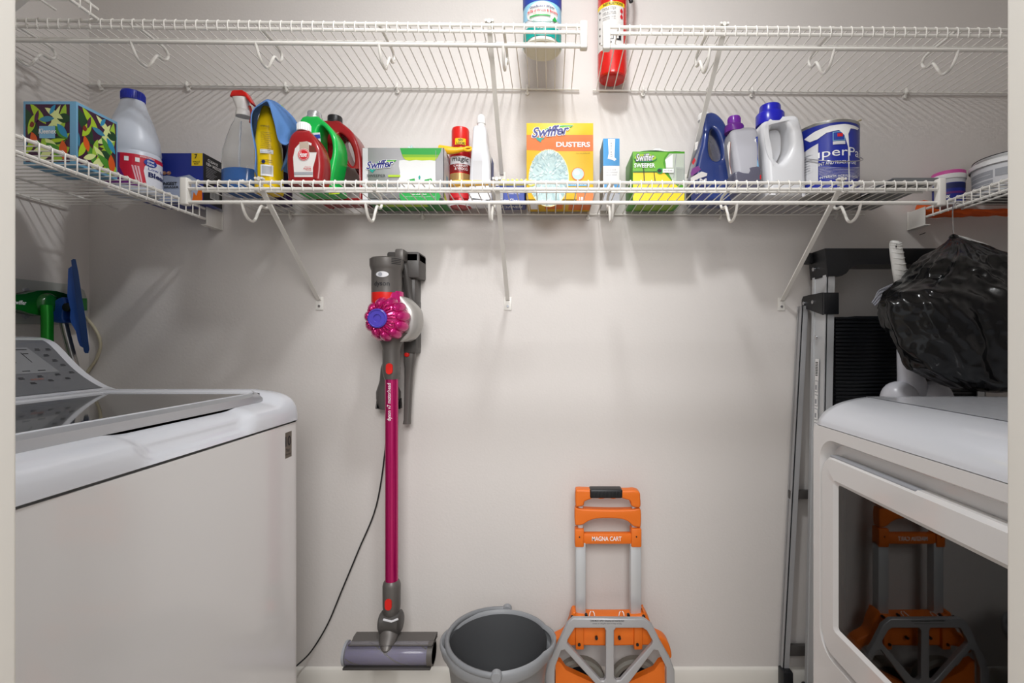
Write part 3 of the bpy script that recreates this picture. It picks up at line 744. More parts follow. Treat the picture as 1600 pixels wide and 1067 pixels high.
for sg, xa, xb in ((1, 868, 935), (-1, 1038, 971)):
    mb = MB(); q = [px(xa, 1030, 1.37), px(xb, 1075, 1.37)]
    mb.prism(ppoly([(xa, 1030), (xa+sg*8, 1033), (xa+sg*16, 1045), (xb-sg*10, 1064), (xb, 1072), (xb, 1120), (xa, 1120)], 1.37), 'y', 1.364, 1.385, .003)
    mb.build('fender', ORG, t)
mb = MB()
for a in (924, 970):
    mb.tube(cr([px(a-3, 962, 1.372), px(a-2, 957, 1.383), px(a-.5, 955, 1.384)], 3), .0012, 6); mb.tube(cr([px(a+5, 962, 1.372), px(a+4, 957, 1.383), px(a+2, 955, 1.384)], 3), .0012, 6)
mb.build('cord_loops', WH, t)

# ================================================================ BUCKET
bc = Vector((-.133, 1.245, 0)); bh = .312
t = thing('bucket', 'grey plastic bucket with its handle folded down, on the floor beside the hand truck', 'bucket', bc)
def bfn(p, a, z):
    f = max(0, (z-.25)/.06); lob = max(0, abs(math.cos(a))-.90)/.10
    c = Vector((bc.x, bc.y, p.z)); d = p-c; d.z = 0
    return c+d*(1+.10*f*lob)
Rb = .127
mb = MB(); mb.loft([(z, bc.x, bc.y, r, r, 2) for z, r in ((0, .096), (.004, .100), (.22, .119), (.275, .123), (.278, .129), (.285, .134), (.304, .136), (bh, .134), (bh+.002, .130), (bh-.002, .1262), (bh-.008, .1245))], 96, cap=False, fn=bfn)
mb.loft([(0, bc.x, bc.y, .096, .096, 2), (.001, bc.x, bc.y, .001, .001, 2)], 96, cap=False)
mb.build('shell', GREYB, t, ang=60)
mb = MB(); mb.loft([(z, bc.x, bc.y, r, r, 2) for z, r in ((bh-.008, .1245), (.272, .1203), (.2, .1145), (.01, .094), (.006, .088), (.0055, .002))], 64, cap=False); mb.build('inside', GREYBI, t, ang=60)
mb = MB(); pts = []
for k in range(25):
    a = PI/2+PI*k/24; r = .139
    pts.append((bc.x+.010+r*1.0*math.cos(a)*1.0, bc.y+.003+r*math.sin(a)*1.0, bh-.004+.010*math.sin(PI*k/24)))
mb.tube(pts, .0062, 10, sy=1.2); hd = mb.build('handle', M('bucket_handle_grey', '7b7d80', .4), t)
mb = MB()
for p in (pts[0], pts[-1]): mb.lathe([(0, -.008), (.011, -.008), (.013, -.004), (.013, .006)], (p[0], p[1], p[2]), 'y', 20)
mb.build('handle_pivots', GREYB, t)

# ================================================================ STEP LADDER
t = thing('step_ladder', 'folded aluminium step ladder with a black top cap behind the dryer', 'ladder', (.95, 1.40, 0))
ya, yb = 1.352, 1.442
mb = MB(); zt = PZ(388, ya); zlo = PZ(431, ya)
mb.prism([(.762, zt), (1.22, zt), (1.22, zlo), (1.165, zlo), (1.15, PZ(425, ya)), (1.13, PZ(413, ya)), (.855, PZ(413, ya)), (.835, PZ(417, ya)), (.822, PZ(427, ya)), (.808, zlo), (.770, zlo-.001)], 'y', ya, yb, .004)
cap = mb.build('top_cap', BLK, t)
MB().box((.748, yb-.03, zt-.032), (.765, yb, zt-.001), .003).build('cap_hook', BLK, t)
def rail(mb, x0t, x0b, ya, yb, z1, z0, w=.003, d=.022, sg=1, m=None):
    # C channel: web on the outside, two flanges; sg=+1 flanges point to +x
    for (y1, y2, xa, xb) in ((ya, yb, 0, w), (ya, ya+.004, 0, d), (yb-.004, yb, 0, d), (ya+.002, ya+.018, -.002, 0), (yb-.014, yb-.001, -.002, 0)):
        xs = sorted((xa*sg, xb*sg)); tt = bmesh.new(); vs = []
        for z, xo in ((z0, x0b), (z1, x0t)):
            for x, y in ((xs[0], y1), (xs[1], y1), (xs[1], y2), (xs[0], y2)): vs.append(tt.verts.new((xo+x, y, z)))
        for f in ((0, 1, 2, 3), (7, 6, 5, 4), (0, 1, 5, 4), (1, 2, 6, 5), (2, 3, 7, 6), (3, 0, 4, 7)): tt.faces.new([vs[i] for i in f])
        mb.add(tt, m)
z1 = zlo+.03
mb = MB(); rail(mb, .772, .748, 1.358, 1.432, z1, .05); r1 = mb.build('rail', ALU, t, smooth=False)
mb = MB(); rail(mb, 1.205, 1.235, 1.358, 1.432, z1, .05, sg=-1); mb.build('rail', ALU, t, smooth=False)
mb = MB(); sl = lambda u, v, o: Vector((.748+(.772-.748)*(v-.05)/(z1-.05)-.0026-o, -u, v))
print_on(mb, sl, [(WH, rect(-1.405, .76, -1.385, 1.02))])
for k in range(5): print_on(mb, sl, [(GRY, rect(-1.403, .765+k*.04, -1.387, .798+k*.04)), (WH, rect(-1.402, .767+k*.04, -1.388, .796+k*.04)), (GRY, rect(-1.400, .772+k*.04, -1.392, .785+k*.04))], base=.0008)
for k in range(9): print_on(mb, sl, [(BK, rect(-1.402, .972+k*.0046, -1.390, .9745+k*.0046))], base=.0008)
mb.build('warning_label', None, t, smooth=False).parent = r1
mb = MB(); mb.lathe([(.006, -.002), (.006, .002)], (.7605, 1.395, PZ(527, 1.39)), 'x', 16); mb.build('rivet', CHR, t)
mb = MB(); rail(mb, .748, .690, 1.446, 1.472, PZ(478, 1.45), .085, d=.018); mb.build('rear_leg', ALU2, t, smooth=False)
mb = MB(); rail(mb, 1.225, 1.29, 1.446, 1.472, PZ(478, 1.45), .085, d=.018, sg=-1); mb.build('rear_leg', ALU2, t, smooth=False)
for x in (.686, 1.27):
    mb = MB(); mb.box((x-.004, 1.425, 0), (x+.026, 1.462, .10), .004); mb.box((x-.010, 1.418, 0), (x+.030, 1.463, .022), .004); mb.build('rubber_foot', BLK, t)
for x in (.742, 1.215):
    mb = MB(); mb.box((x-.004, 1.352, 0), (x+.028, 1.436, .07), .004); mb.build('rubber_foot', BLK, t)
mb = MB(); mb.box((.70, 1.452, PZ(1026, 1.45)), (1.28, 1.466, PZ(1010, 1.45)), .001); mb.build('rear_brace', DGR2, t)
MB().box((.715, 1.452, .6), (1.26, 1.466, .625), .001).build('rear_brace', DGR2, t)
mb = MB(); pl = lambda a, b: (-a, b)
br = [(1.358, PZ(457, 1.36)), (1.358, PZ(492, 1.36)), (1.43, PZ(484, 1.43)), (1.462, PZ(481, 1.455)), (1.470, PZ(474, 1.455)), (1.470, PZ(468, 1.455)), (1.462, PZ(463, 1.455)), (1.43, PZ(461, 1.43))]
tt = MB(); tt.prism(br, 'x', .7585, .763, .001); tt.box((.7585, 1.350, PZ(491, 1.35)), (.800, 1.357, PZ(457, 1.35)), .001); tt.build('spreader_bracket', BLK, t)
mb = MB()
for y in (1.405, 1.455): mb.lathe([(0, -.003), (.0055, -.002), (.006, .004)], (.757, y, PZ(472.5, 1.42)), 'x', 16)
mb.lathe([(0, -.003), (.0055, -.002), (.006, .004)], (.7615, 1.41, PZ(421, 1.41)), 'x', 16)
mb.build('pivot_rivets', CHR, t)
mb = MB(); pz1 = PZ(494, 1.38)
for k in range(46):
    z = pz1-.006-k*.0105
    mb.box((.80, 1.366, z-.0045), (1.20, 1.376, z+.0035), .002)
mb.prism([(.797, pz1-.006), (.86, pz1), (1.203, pz1), (1.203, .58), (.797, .58)], 'y', 1.374, 1.392, .003)
RIB = M('ribbed_rubber', '0f1115', .35, var=.1)
mb.build('platform', RIB, t)
mb = MB()
for z in (.25, .47):
    mb.box((.765, 1.36, z), (1.215, 1.43, z+.03), .003)
mb.build('steps', ALU2, t)

# ================================================================ THINGS ON THE MIDDLE SHELF
ZD = ZL+.0045            # top of the wires
DK = lambda Y: VY-(ZD-EYE)*F/Y     # pixel row of the deck at depth Y
def swiffer(mb, surf, x0, z0, x1, z1):
    """slanted navy word with white rim over a green leaf"""
    w, h = x1-x0, z1-z0; P = lambda pts: [(x0+a*w, z0+b*h) for a, b in pts]
    leaf = [(.30, .72), (.42, .92), (.6, 1.04), (.8, 1.1), (1.04, 1.1), (1.0, .95), (.9, .82), (.7, .78)]
    print_on(mb, surf, [(WH, P([(a+.01, b+.03) for a, b in leaf])), (GRN, P(leaf)), (LIM, P([(.6, .9), (.8, .98), (1.0, 1.04), (.9, .86), (.72, .84)])), (TEAL, P([(.12, .12), (.34, .05), (.26, -.1), (.24, -.3), (.14, -.1)]))], base=.0006)
    text_on(mb, surf, 'Swiffer', x0, z0, x0+w*.96, z1*.5+(z0+h*.82)*.5, WH, .07, .25, off=.0022, slope=.10)
    text_on(mb, surf, 'Swiffer', x0+w*.02, z0+h*.05, x0+w*.94, z1*.5+(z0+h*.78)*.5, M('logo_navy', '2b2f7c', .4), .022, .25, off=.0028, slope=.10)

# --- yellow dusters box
Y0 = 1.338
X0b, X1b = PX(822.5, Y0), PX(927, Y0); Z1b = PZ(192, Y0); Y1b = 1.466
t = thing('duster_box', 'tall yellow carton of dusters with a pale blue fluffy duster printed on it', 'box', ((X0b+X1b)/2, (Y0+Y1b)/2, ZD))
cart = M('carton_yellow', 'dfb31a', .45)
bo = MB().box((X0b, Y0, ZD), (X1b, Y1b, Z1b), .0012, cart).build('carton', None, t)
mb = MB(); S = s_front(Y0); r = pxr(Y0)
x0, z0, x1, z1 = r(822.5, 211, 927, 236)
polys = [(ORP, [(x0+.0005, z1), (x1-.0005, z1), (x1-.0005, z0), (x0+.05, z0), (x0+.0005, z0+.003)])]
LB = M('fluffy_pale_blue', 'b9cfcf', .7); LB2 = M('fluffy_blue_shade', 'a4bfc3', .7); LB3 = M('fluffy_blue_light', 'cfe0de', .7)
c = (PX(857, Y0), PZ(276, Y0)); fl = []
for k in range(60):
    a = 2*PI*k/60; rr = 1+.05*((k % 2)*2-1)*random.random()
    fl.append((c[0]+.0540*math.cos(a)+.001, c[1]-.004+.076*math.sin(a)))
polys += [(M('halo', 'e9d9a0', .5), [(c[0]+(p[0]-c[0])*1.03, c[1]+(p[1]-c[1])*1.04) for p in fl]), (LB, fl)]
print_on(mb, S, polys)
rnd = random.Random(5)
for k in range(210):
    a = rnd.uniform(0, 2*PI); q = rnd.uniform(.05, .85) if k < 140 else .86; a2 = a+rnd.uniform(-.25, .25)
    p0 = (c[0]+.05*q*math.cos(a), c[1]+.068*q*math.sin(a)); p1 = (c[0]+.05*min(1.12, q+.25)*math.cos(a2), c[1]-.004+.072*min(1.12, q+.25)*math.sin(a2))
    d = Vector((p1[0]-p0[0], p1[1]-p0[1])); n = Vector((-d.y, d.x)).normalized()*.0026
    if min(p0[0], p1[0])-.004 < X0b: continue
    print_on(mb, S, [((LB2, LB3, LB)[k % 3], [p0, ((p0[0]+p1[0])/2+n.x, (p0[1]+p1[1])/2+n.y), p1, ((p0[0]+p1[0])/2-n.x, (p0[1]+p1[1])/2-n.y)])], base=.0014+k*.000005)
print_on(mb, S, [(ORP, ell(PX(903, Y0), PZ(272, Y0), .018, .018)), (LB, ell(PX(903, Y0), PZ(272, Y0), .016, .016)), (LB3, ell(PX(901, Y0), PZ(270, Y0), .009, .008))], base=.0016)
text_on(mb, S, 'DUSTERS', *r(869, 222, 922, 230), WH, .03, off=.0016)
text_on(mb, S, 'Heavy duty dusting refills', *r(900, 239, 922, 240.4), BK, off=.0016)
print_on(mb, S, [(M('trap_blue', '4f9fd0', .4), rect(*r(888, 283, 921, 291)))], base=.0016)
text_on(mb, S, 'TRAP + LOCK', *r(891, 285, 918, 289), WH, .02, off=.0022)
print_on(mb, S, [(ORP, rect(*r(901, 296, 927, 314)))], base=.0012)
text_on(mb, S, '18', *r(905, 308, 911, 313), WH, .02, off=.0022)
text_on(mb, S, 'DUSTER REFILLS', *r(900, 299.5, 920, 301.5), WH, .01, off=.0022)
swiffer(mb, S, PX(830, Y0), PZ(217, Y0), PX(893, Y0), PZ(198, Y0))
SB = s_bottom(ZD)
print_on(mb, SB, [(ORP, rect(PX(850, Y0)+.002, Y0+.02, PX(880, Y0), Y1b-.03)), (ORP, rect(PX(890, Y0), Y0+.012, X1b-.002, Y1b-.02)), (WH, rect(X0b+.008, Y0+.04, X0b+.028, Y1b-.03))])
mb.build('printing', None, t, smooth=False).parent = bo

# --- leather box
Y0 = 1.362; t = thing('leather_care_box', 'narrow upright blue and white leather care box', 'box', (.17, 1.40, ZD))
a, b = PX(942.5, Y0), PX(968, Y0); zt = PZ(216.5, Y0)
LBL = M('cyan_blue', '1787c4', .4); DGX = M('box_shade_grey', '8d8e94', .5)
mb = MB(); mb.box((a, Y0, ZD), (b, 1.455, zt), .001, WH); bo = mb.build('carton', None, t)
mb = MB(); S = s_front(Y0); r = pxr(Y0)
print_on(mb, S, [(LBL, rect(a, PZ(259, Y0), b, zt)), (GRY, rect(a, ZD, b, PZ(293, Y0))), (WH, [(PX(950, Y0), PZ(217.5, Y0)), (PX(961, Y0), PZ(217.5, Y0)), (PX(960, Y0), PZ(246, Y0)), (PX(963.5, Y0), PZ(249, Y0)), (PX(961.5, Y0), PZ(250, Y0)), (PX(960.5, Y0), PZ(252, Y0)), (PX(957, Y0), PZ(250, Y0)), (PX(949.5, Y0), PZ(248, Y0)), (PX(951, Y0), PZ(240, Y0))]),
  (LBL, [(PX(944, Y0), PZ(288, Y0)), (PX(951, Y0), PZ(287, Y0)), (PX(948, Y0), PZ(292, Y0)), (PX(951, Y0), PZ(299, Y0)), (PX(944, Y0), PZ(304, Y0))]), (LBL, [(PX(958, Y0), PZ(285, Y0)), (PX(968, Y0), PZ(284, Y0)), (PX(968, Y0), PZ(303, Y0)), (PX(962, Y0), PZ(300, Y0))])])
text_on(mb, S, 'LEATHER', *r(953.5, 222, 956.5, 245), GRY, .0, rot=True)
for k, (s_, q) in enumerate((('stain and', (948, 264, 962, 266.3)), ('dirt remover', (947, 268, 965, 270.3)), ('leather cleaner', (947, 272, 964, 274)))): text_on(mb, S, s_, *r(*q), GRY)
print_on(mb, s_left(a), [(LBL, rect(-1.454, zt-.072, -Y0-.001, zt-.001)), (GRY, rect(-1.454, ZD, -Y0-.001, zt-.0725))])
mb.build('printing', None, t, smooth=False).parent = bo

# --- sweeper box (green) + wipe
Y0 = 1.338; a, b = PX(988.5, Y0), PX(1070, Y0); zt = PZ(236.5, Y0)
t = thing('sweeper_cloth_box', 'green and yellow carton of sweeper cloths with a white cloth poking out on top', 'box', ((a+b)/2, 1.4, ZD))
GB = M('carton_green', '4f9a2c', .4); 
mb = MB(); mb.box((a, Y0, ZD), (b, 1.462, zt), .001, GB); bo = mb.build('carton', None, t)
mb = MB(); S = s_front(Y0); r = pxr(Y0)
LG = M('carton_light', 'b9c2b4', .45)
pp = lambda pts: ppoly(pts, Y0)
print_on(mb, S, [(M('leaf_green', '6cb32e', .4), pp([(989, 237), (1044, 238), (1038, 246), (1036, 255), (1040, 268), (989, 267)])),
  (LG, pp([(1046, 240), (1069.5, 240), (1069.5, 290), (1052, 285), (1040, 262), (1040, 248)])), (YEL, pp([(989, 269), (1036, 268), (1050, 284), (1069, 300), (1069, 313.5), (989, 313.5)])), (WH, pp([(1039, 250), (1051, 241), (1051, 262), (1041, 262)])),
  (GRY, pp([(1056, 241), (1057, 241), (1053, 278), (1052, 278)])), (GRY, pp([(1069, 241), (1069.8, 241), (1068.5, 290), (1067.5, 290)])),
  (M('deep_green', '2e6b1e', .4), pp([(989, 268), (1035, 267.5), (1035, 269.5), (989, 270)]))])
for k in range(12): print_on(mb, S, [(GRY, pp([(1056, 262+k*2), (1067.5, 262.5+k*2), (1067.5, 263+k*2), (1056, 262.6+k*2)]))], base=.003)
for xx in (1004, 1021): print_on(mb, S, [(BK, pp([(xx, 240 if xx == 1004 else 269), (xx+1, 240 if xx == 1004 else 269), (xx+3, 284), (xx+1.6, 284)]))], base=.003)
print_on(mb, S, [(GRN, ell(PX(1031, Y0), PZ(267.5, Y0), .009, .008)), (BK, ell(PX(1030, Y0), PZ(267.5, Y0), .006, .005)), (WH, rect(*r(1035, 264.5, 1052, 270.5)))], base=.0033)
text_on(mb, S, 'wet or dry pads', *r(1037, 266.2, 1050, 268.8), BK, off=.0045)
text_on(mb, S, 'SWEEPER', *r(990.5, 256, 1023, 262.5), WH, .02, off=.004)
print_on(mb, S, [(GRN, ell(PX(1008, Y0), PZ(247.5, Y0), .032, .012)), (LIM, ell(PX(1008, Y0), PZ(247, Y0), .030, .010))], base=.0033)
text_on(mb, S, 'Swiffer', *r(992.5, 241, 1022, 254), NAVY, .06, .2, off=.0042, slope=.05); text_on(mb, S, 'Swiffer', *r(993.5, 242, 1021.5, 253), WH, .01, .2, off=.005, slope=.05)
text_on(mb, S, 'Dry Sweeping Cloths', *r(1020, 284, 1040, 286), BK, off=.004)
print_on(mb, s_bottom(ZD), [(M('lime_bottom', '8fae3a', .45), rect(a+.02, Y0+.02, b-.01, 1.45))])
mb.build('printing', None, t, smooth=False).parent = bo
rows = []
for i in range(14):
    u = i/13; rows.append([Vector((PX(992, 1.36)+(PX(1066, 1.36)-PX(992, 1.36))*u, 1.35+.09*v/9, zt+.002+.020*math.exp(-((u-.48)/.2)**2)*math.sin(PI*(.15+.85*v/9))+.004*math.sin(u*9+v))) for v in range(10)])
tag(MB().sheet(rows).build('dry_cloth', M('white_cloth', 'e6e8e6', .8), solid=.001), 'thin white cloth sticking out of the green sweeper box', 'cloth')

# --- grey/green wet cloth box
Y0 = 1.336; a, b = PX(566.5, Y0), PX(693.5, Y0); zt = PZ(231, Y0)
t = thing('wet_cloth_box', 'open grey, white and green carton of mopping cloths', 'box', ((a+b)/2, 1.4, ZD))
GC = M('carton_grey', 'b3b3b6', .35, metal=.1)
mb = MB()
for q in (((a, Y0, ZD), (b, Y0+.0015, zt)), ((a, 1.458, ZD), (b, 1.4595, zt)), ((a, Y0, ZD), (a+.0015, 1.4595, zt)), ((b-.0015, Y0, ZD), (b, 1.4595, zt)), ((a, Y0, ZD), (b, 1.4595, ZD+.0015))): mb.box(*q, 0, GC)
bo = mb.build('carton', None, t, noclean=True)
mb = MB(); S = s_front(Y0); r = pxr(Y0); pp = lambda pts: ppoly(pts, Y0)
GD = M('green_grade_a', '2f9e43', .4); GE = M('green_grade_b', '7fb32c', .4); GF = M('green_grade_c', 'b3c92a', .4)
print_on(mb, S, [(LGR, pp([(566.6, 231.5), (575, 231.5), (575, 314), (566.6, 314)])), (GD, pp([(625, 231.5), (690, 231.5), (688.5, 238), (686, 242), (628, 241.5)])), (GE, pp([(628, 241.5), (686, 242), (684, 246), (630, 246)])), (GF, pp([(630, 246), (684, 246), (680, 251), (635, 251)])),
   (M('pad_white', 'dcdddd', .7), pp([(624, 251), (632, 250), (640, 251.5), (650, 250.3), (660, 251.2), (672, 250.5), (681, 251.5), (682, 300), (624, 300), (626, 290), (623.5, 280), (625.5, 270), (623.5, 260)])),
   (GRN, pp([(634, 288), (638, 281), (648, 279), (650, 288)])), (GRN, pp([(660, 288), (664, 281), (674, 279), (679, 288)])), (TEAL, pp([(654, 277), (656, 274), (657.5, 277), (656.5, 281), (655, 281)])),
   (GRN, pp([(625, 300), (630, 299), (688, 299), (688.5, 308), (686, 313.5), (627, 313.5), (624.5, 307)])), (LIM, rect(*r(607, 273.8, 626, 277))), (LIM, rect(*r(567, 298.5, 625, 299.6))), (GRY, rect(*r(566.6, 312.3, 626, 313.6)))])
print_on(mb, S, [(GRY, rect(*r(681.2, 236, 681.8, 313)))], base=.0045)
text_on(mb, S, 'SWEEPER', *r(574, 273.2, 603, 277), BK, .01, off=.004)
text_on(mb, S, 'WET', *r(598.5, 304, 606, 308), GRY, .0, off=.004)
text_on(mb, S, '3X MORE TRAP & LOCK', *r(634, 299.5, 682, 302), WH, .01, off=.005); text_on(mb, S, 'open window fresh', *r(644, 303, 667, 306), WH, .01, off=.005)
text_on(mb, S, 'multi surface wet mopping cloths refill', *r(632, 307.5, 680, 309), WH, .0, off=.005)
swiffer(mb, S, PX(572, Y0), PZ(266, Y0), PX(618, Y0), PZ(251.5, Y0))
print_on(mb, s_right(b), [(LGR, rect(Y0+.001, ZD, 1.458, zt-.02)), (SKY, rect(Y0+.03, ZD+.03, Y0+.05, ZD+.075)), (GRY, rect(Y0+.07, ZD+.02, Y0+.10, ZD+.08)), (LIM, [(Y0+.002, ZD), (Y0+.05, ZD), (Y0+.002, ZD+.02)])])
print_on(mb, s_bottom(ZD), [(M('bottom_green', '2c7a34', .45), rect(a+.004, Y0+.002, b-.004, 1.455)), (LIM, rect(a+.02, Y0+.05, b-.06, Y0+.075)), (GE, rect(b-.10, Y0+.02, b-.02, Y0+.05)), (BK, rect(a+.05, Y0+.015, a+.085, Y0+.04))])
mb.build('printing', None, t, smooth=False).parent = bo
rows = []
for i in range(36):
    u = i/35; x = a+.02+(b-.045-a-.02)*u
    rows.append([Vector((x, 1.345+.10*v/13, zt-.012+.020*abs(noise.noise(Vector((u*7, v*.35, 2))))*1.6*math.sin(PI*min(1, u*6, (1-u)*6)/2)+.035*math.exp(-((u-.62)/.06)**2)*math.exp(-((v-6)/3)**2)+.018*math.exp(-((u-.2)/.1)**2)*math.exp(-((v-6)/4)**2))) for v in range(14)])
tag(MB().sheet(rows).build('wet_cloths', M('pale_blue_cloth', 'c3dadb', .6), solid=.0015), 'crumpled pale blue wet cloths rising out of the grey and green carton', 'cloth')

# --- spray can
Yc = 1.428; xc = PX(719.5, Yc); rr = 17.6*Yc/F
t = thing('aerosol_can', 'red polish spray can with a red cap and a yellow sticker', 'spray can', (xc, Yc, ZD))
q = lambda y: PZ(y, Yc)
mb = MB(); mb.lathe([(rr*.8, ZD), (rr*.98, ZD+.002), (rr, ZD+.006), (rr, q(238)), (rr*.93, q(233)), (rr*.8, q(231))], (xc, Yc, 0), seg=40); can = mb.build('body', M('can_red', 'b01c22', .2, metal=.4), t)
mb = MB(); mb.lathe([(rr*.78, q(234)), (rr*.78, q(206)), (rr*.72, q(202.5)), (rr*.5, q(201)), (0, q(200.8))], (xc, Yc, 0), seg=40); mb.build('cap', RED, t)
mb = MB(); S = s_cyl(xc, Yc, rr); S2 = s_cyl(xc, Yc, rr*.80)
u = lambda a: xc+(a-719.5)*Yc/F
print_on(mb, S, [(LGR, rect(u(701), q(262), u(739), q(250))), (M('can_dark_red', '7c1a1a', .3), rect(u(701), q(274), u(739), q(262))), (M('can_gold', 'a88754', .3, metal=.3), rect(u(701), q(302), u(739), q(276))), (REDP, rect(u(701), q(314), u(739), q(302))), (LGR, rect(u(695), ZD+.001, u(744), ZD+.014))], step=.006)
print_on(mb, S2, [(YEL, rect(u(711), q(232), u(728), q(221.5)))], step=.004)
text_on(mb, S2, 'NEW', u(716), q(226), u(723.5), q(222.5), BK, .02); text_on(mb, S2, 'LOOK!', u(713.5), q(231), u(726.5), q(227.2), BK, .02)
text_on(mb, S, 'magic', u(706.5), q(260.5), u(732.5), q(251), BK, .01, .15); text_on(mb, S, 'CABINET', u(709), q(266.6), u(731), q(263.4), WH, 0); text_on(mb, S, '& WOOD', u(711), q(271.5), u(731), q(267.8), WH, 0)
mb.build('printing', None, t, smooth=False).parent = can

# --- white laundry-care bottle with nozzle
Yc = 1.40; t = thing('nozzle_bottle', 'slim white plastic bottle with a pull-up nozzle cap', 'bottle', (PX(752, Yc), Yc, ZD))
q = lambda y: PZ(y, Yc); X = lambda x: PX(x, Yc); k_ = Yc/F
mb = MB()
jug(mb, [sm([(742, 206), (746, 203), (757, 203), (761, 206), (762.5, 216), (763, 228), (766, 240), (768.5, 262), (769, 290), (770, DK(Yc)-3), (766, DK(Yc)), (738, DK(Yc)), (735, DK(Yc)-3), (736, 290), (737.5, 262), (740, 232), (741, 216)], Yc, 4), sm([(765.5, 249), (767.5, 256), (768, 283), (764, 283), (763, 262)], Yc, 4)[::-1]][:1], Yc, .034, .008)
bo = mb.build('body', M('white_glossy', 'dcdde2', .2), t)
mb = MB(); mb.lathe([(8.5*k_, q(205)), (8.5*k_, q(202)), (6*k_, q(201)), (6*k_, q(195)), (7*k_, q(194)), (6.4*k_, q(183)), (5*k_, q(181)), (3.5*k_, q(180)), (0, q(180))], (X(752), Yc, 0), seg=24); mb.build('nozzle_cap', WHT, t)
mb = MB(); print_on(mb, s_right(X(769.5)), [(BLUE, rect(Yc-.025, q(300), Yc+.025, q(250)))], base=.0006)
print_on(mb, s_front(Yc-.0345), [(LGR, rect(X(742), q(296), X(756), q(258)))])
mb.build('label', None, t, smooth=False).parent = bo
# --- blue carton behind the yellow wand
Y0 = 1.376; a, b = PX(773, Y0), PX(821, Y0)
t = thing('blue_tub', 'low dark blue tub behind the yellow duster handle', 'tub', ((a+b)/2, 1.41, ZD))
mb = MB(); mb.box((a, Y0, ZD), (b, 1.45, PZ(288, Y0)), .006, M('deep_blue', '20357f', .35), 3); bo = mb.build('carton', None, t)
mb = MB(); S = s_front(Y0); r = pxr(Y0)
print_on(mb, S, [(GRY, rect(*r(775, 300, 786, 312))), (BLUE, rect(*r(788, 299, 819, 315)))]); text_on(mb, S, 'powder wipes', *r(794, 302, 812, 304), WH); text_on(mb, S, 'ExtraClean', *r(781, 310.5, 812, 317), LGR, .02, .1, off=.002)
text_on(mb, s_bottom(ZD), 'POWER', a+.008, Y0+.02, b-.008, Y0+.045, LGR, .02)
mb.build('printing', None, t, smooth=False).parent = bo
# --- yellow duster handle lying along the front of the deck
t = thing('hand_duster', 'long yellow plastic duster handle lying along the front edge of the middle shelf', 'duster', px(770, 291, 1.215))
Yd = 1.225; zz = ZD+.0075
mb = MB(); P = [(PX(702, Yd), zz-.001, .006), (PX(712, Yd), zz, .009), (PX(735, Yd), zz, .0092), (PX(760, Yd), zz, .0075), (PX(775, Yd), zz, .007)]
mb.tube(cr([(p[0], Yd, p[1]) for p in P], 5), [max(.004, v.x) for v in cr([Vector((p[2], 0, 0)) for p in P], 5)], 14, sy=.8); mb.build('grip', M('duster_yellow', 'f0b41c', .3), t)
mb = MB(); P = [(PX(772, Yd), zz, .0075), (PX(785, Yd), zz, .008), (PX(812, Yd), zz, .008), (PX(826, Yd), zz, .006)]
mb.tube(cr([(p[0], Yd, p[1]) for p in P], 5), [v.x for v in cr([Vector((p[2], 0, 0)) for p in P], 5)], 12, sy=.7)
for i in range(7): mb.box((PX(778+i*7, Yd), Yd-.006, zz+.004), (PX(782+i*7, Yd), Yd+.006, zz+.0095), .002)
mb.tube(cr([(PX(830, Yd)+.009*math.cos(a_), Yd, zz+.006*math.sin(a_)) for a_ in [2*PI*k/10 for k in range(10)]], 2, True), .0028, 8, True)
mb.build('fork', M('pale_yellow', 'ece26a', .35), t)
# --- yellow handle sticking out of the wet box
t = thing('hand_duster', 'yellow duster handle with a hanging loop, jutting sideways out of the grey carton', 'duster', px(715, 235, 1.385))
Yd = 1.378
mb = MB(); P = [(686, 233, 8), (694, 234, 8), (702, 235, 7.5), (712, 235, 6), (722, 233.5, 4.5), (727, 233, 4)]
mb.tube(cr([px(p[0], p[1], Yd) for p in P], 4), [v.x*Yd/F*.8 for v in cr([Vector((p[2], 0, 0)) for p in P], 4)], 14)
mb.build('grip', M('duster_yellow', 'f0b41c', .3), t)
mb = MB(); mb.tube(cr([Vector((PX(731.5, Yd)+.0105*math.cos(a_), Yd-.003+.004*math.sin(a_), PZ(233.5, Yd)+.006*math.sin(a_))) for a_ in [2*PI*k/12 for k in range(12)]], 2, True), .0036, 10, True); mb.build('hanging_loop', M('duster_yellow', 'f0b41c', .3), t)

# --- clear spray bottle
Yc = 1.30; xc = PX(381, Yc); k_ = Yc/F; q = lambda y: PZ(y, Yc); X = lambda x: PX(x, Yc)
t = thing('spray_bottle', 'clear trigger spray bottle with blue liquid in the bottom and red nozzle', 'bottle', (xc, Yc, ZD))
prof_ = [(ZD, 26, .92), (ZD+.004, 28.5, 1), (ZD+.02, 29.5, 1), (q(270), 29.5, 1), (q(240), 28.5, 1), (q(220), 23.5, 1), (q(200), 17, 1), (q(190), 12.5, 1), (q(181), 10.5, 1)]
mb = MB(); CLB = M('clear_bottle', 'f6f8f8', .04, trans=.97, ior=1.08)
sx = lambda z: X(380)
mb.loft([(z, X(380.5), Yc, w*k_, w*k_*.82, 2.3) for z, w, _ in prof_], 36); mb.build('body', CLB, t)
mb = MB(); mb.loft([(z, X(380.5), Yc, w*k_, w*k_*.82, 2.3) for z, w in ((ZD+.003, 26), (ZD+.006, 27.4), (ZD+.02, 28.4), (q(270), 28), (q(269), 27))], 36); mb.build('liquid', M('blue_liquid', '0f5fae', .1, trans=.1), t)
mb = MB(); mb.tube([px(377, 190, Yc), px(375, 240, Yc), px(374, 292, Yc)], .0025, 8); mb.build('dip_tube', LGR, t)
mb = MB(); mb.lathe([(11*k_, q(183)), (11.3*k_, q(181)), (11*k_, q(175)), (9.5*k_, q(173))], (X(381), Yc, 0), seg=28)
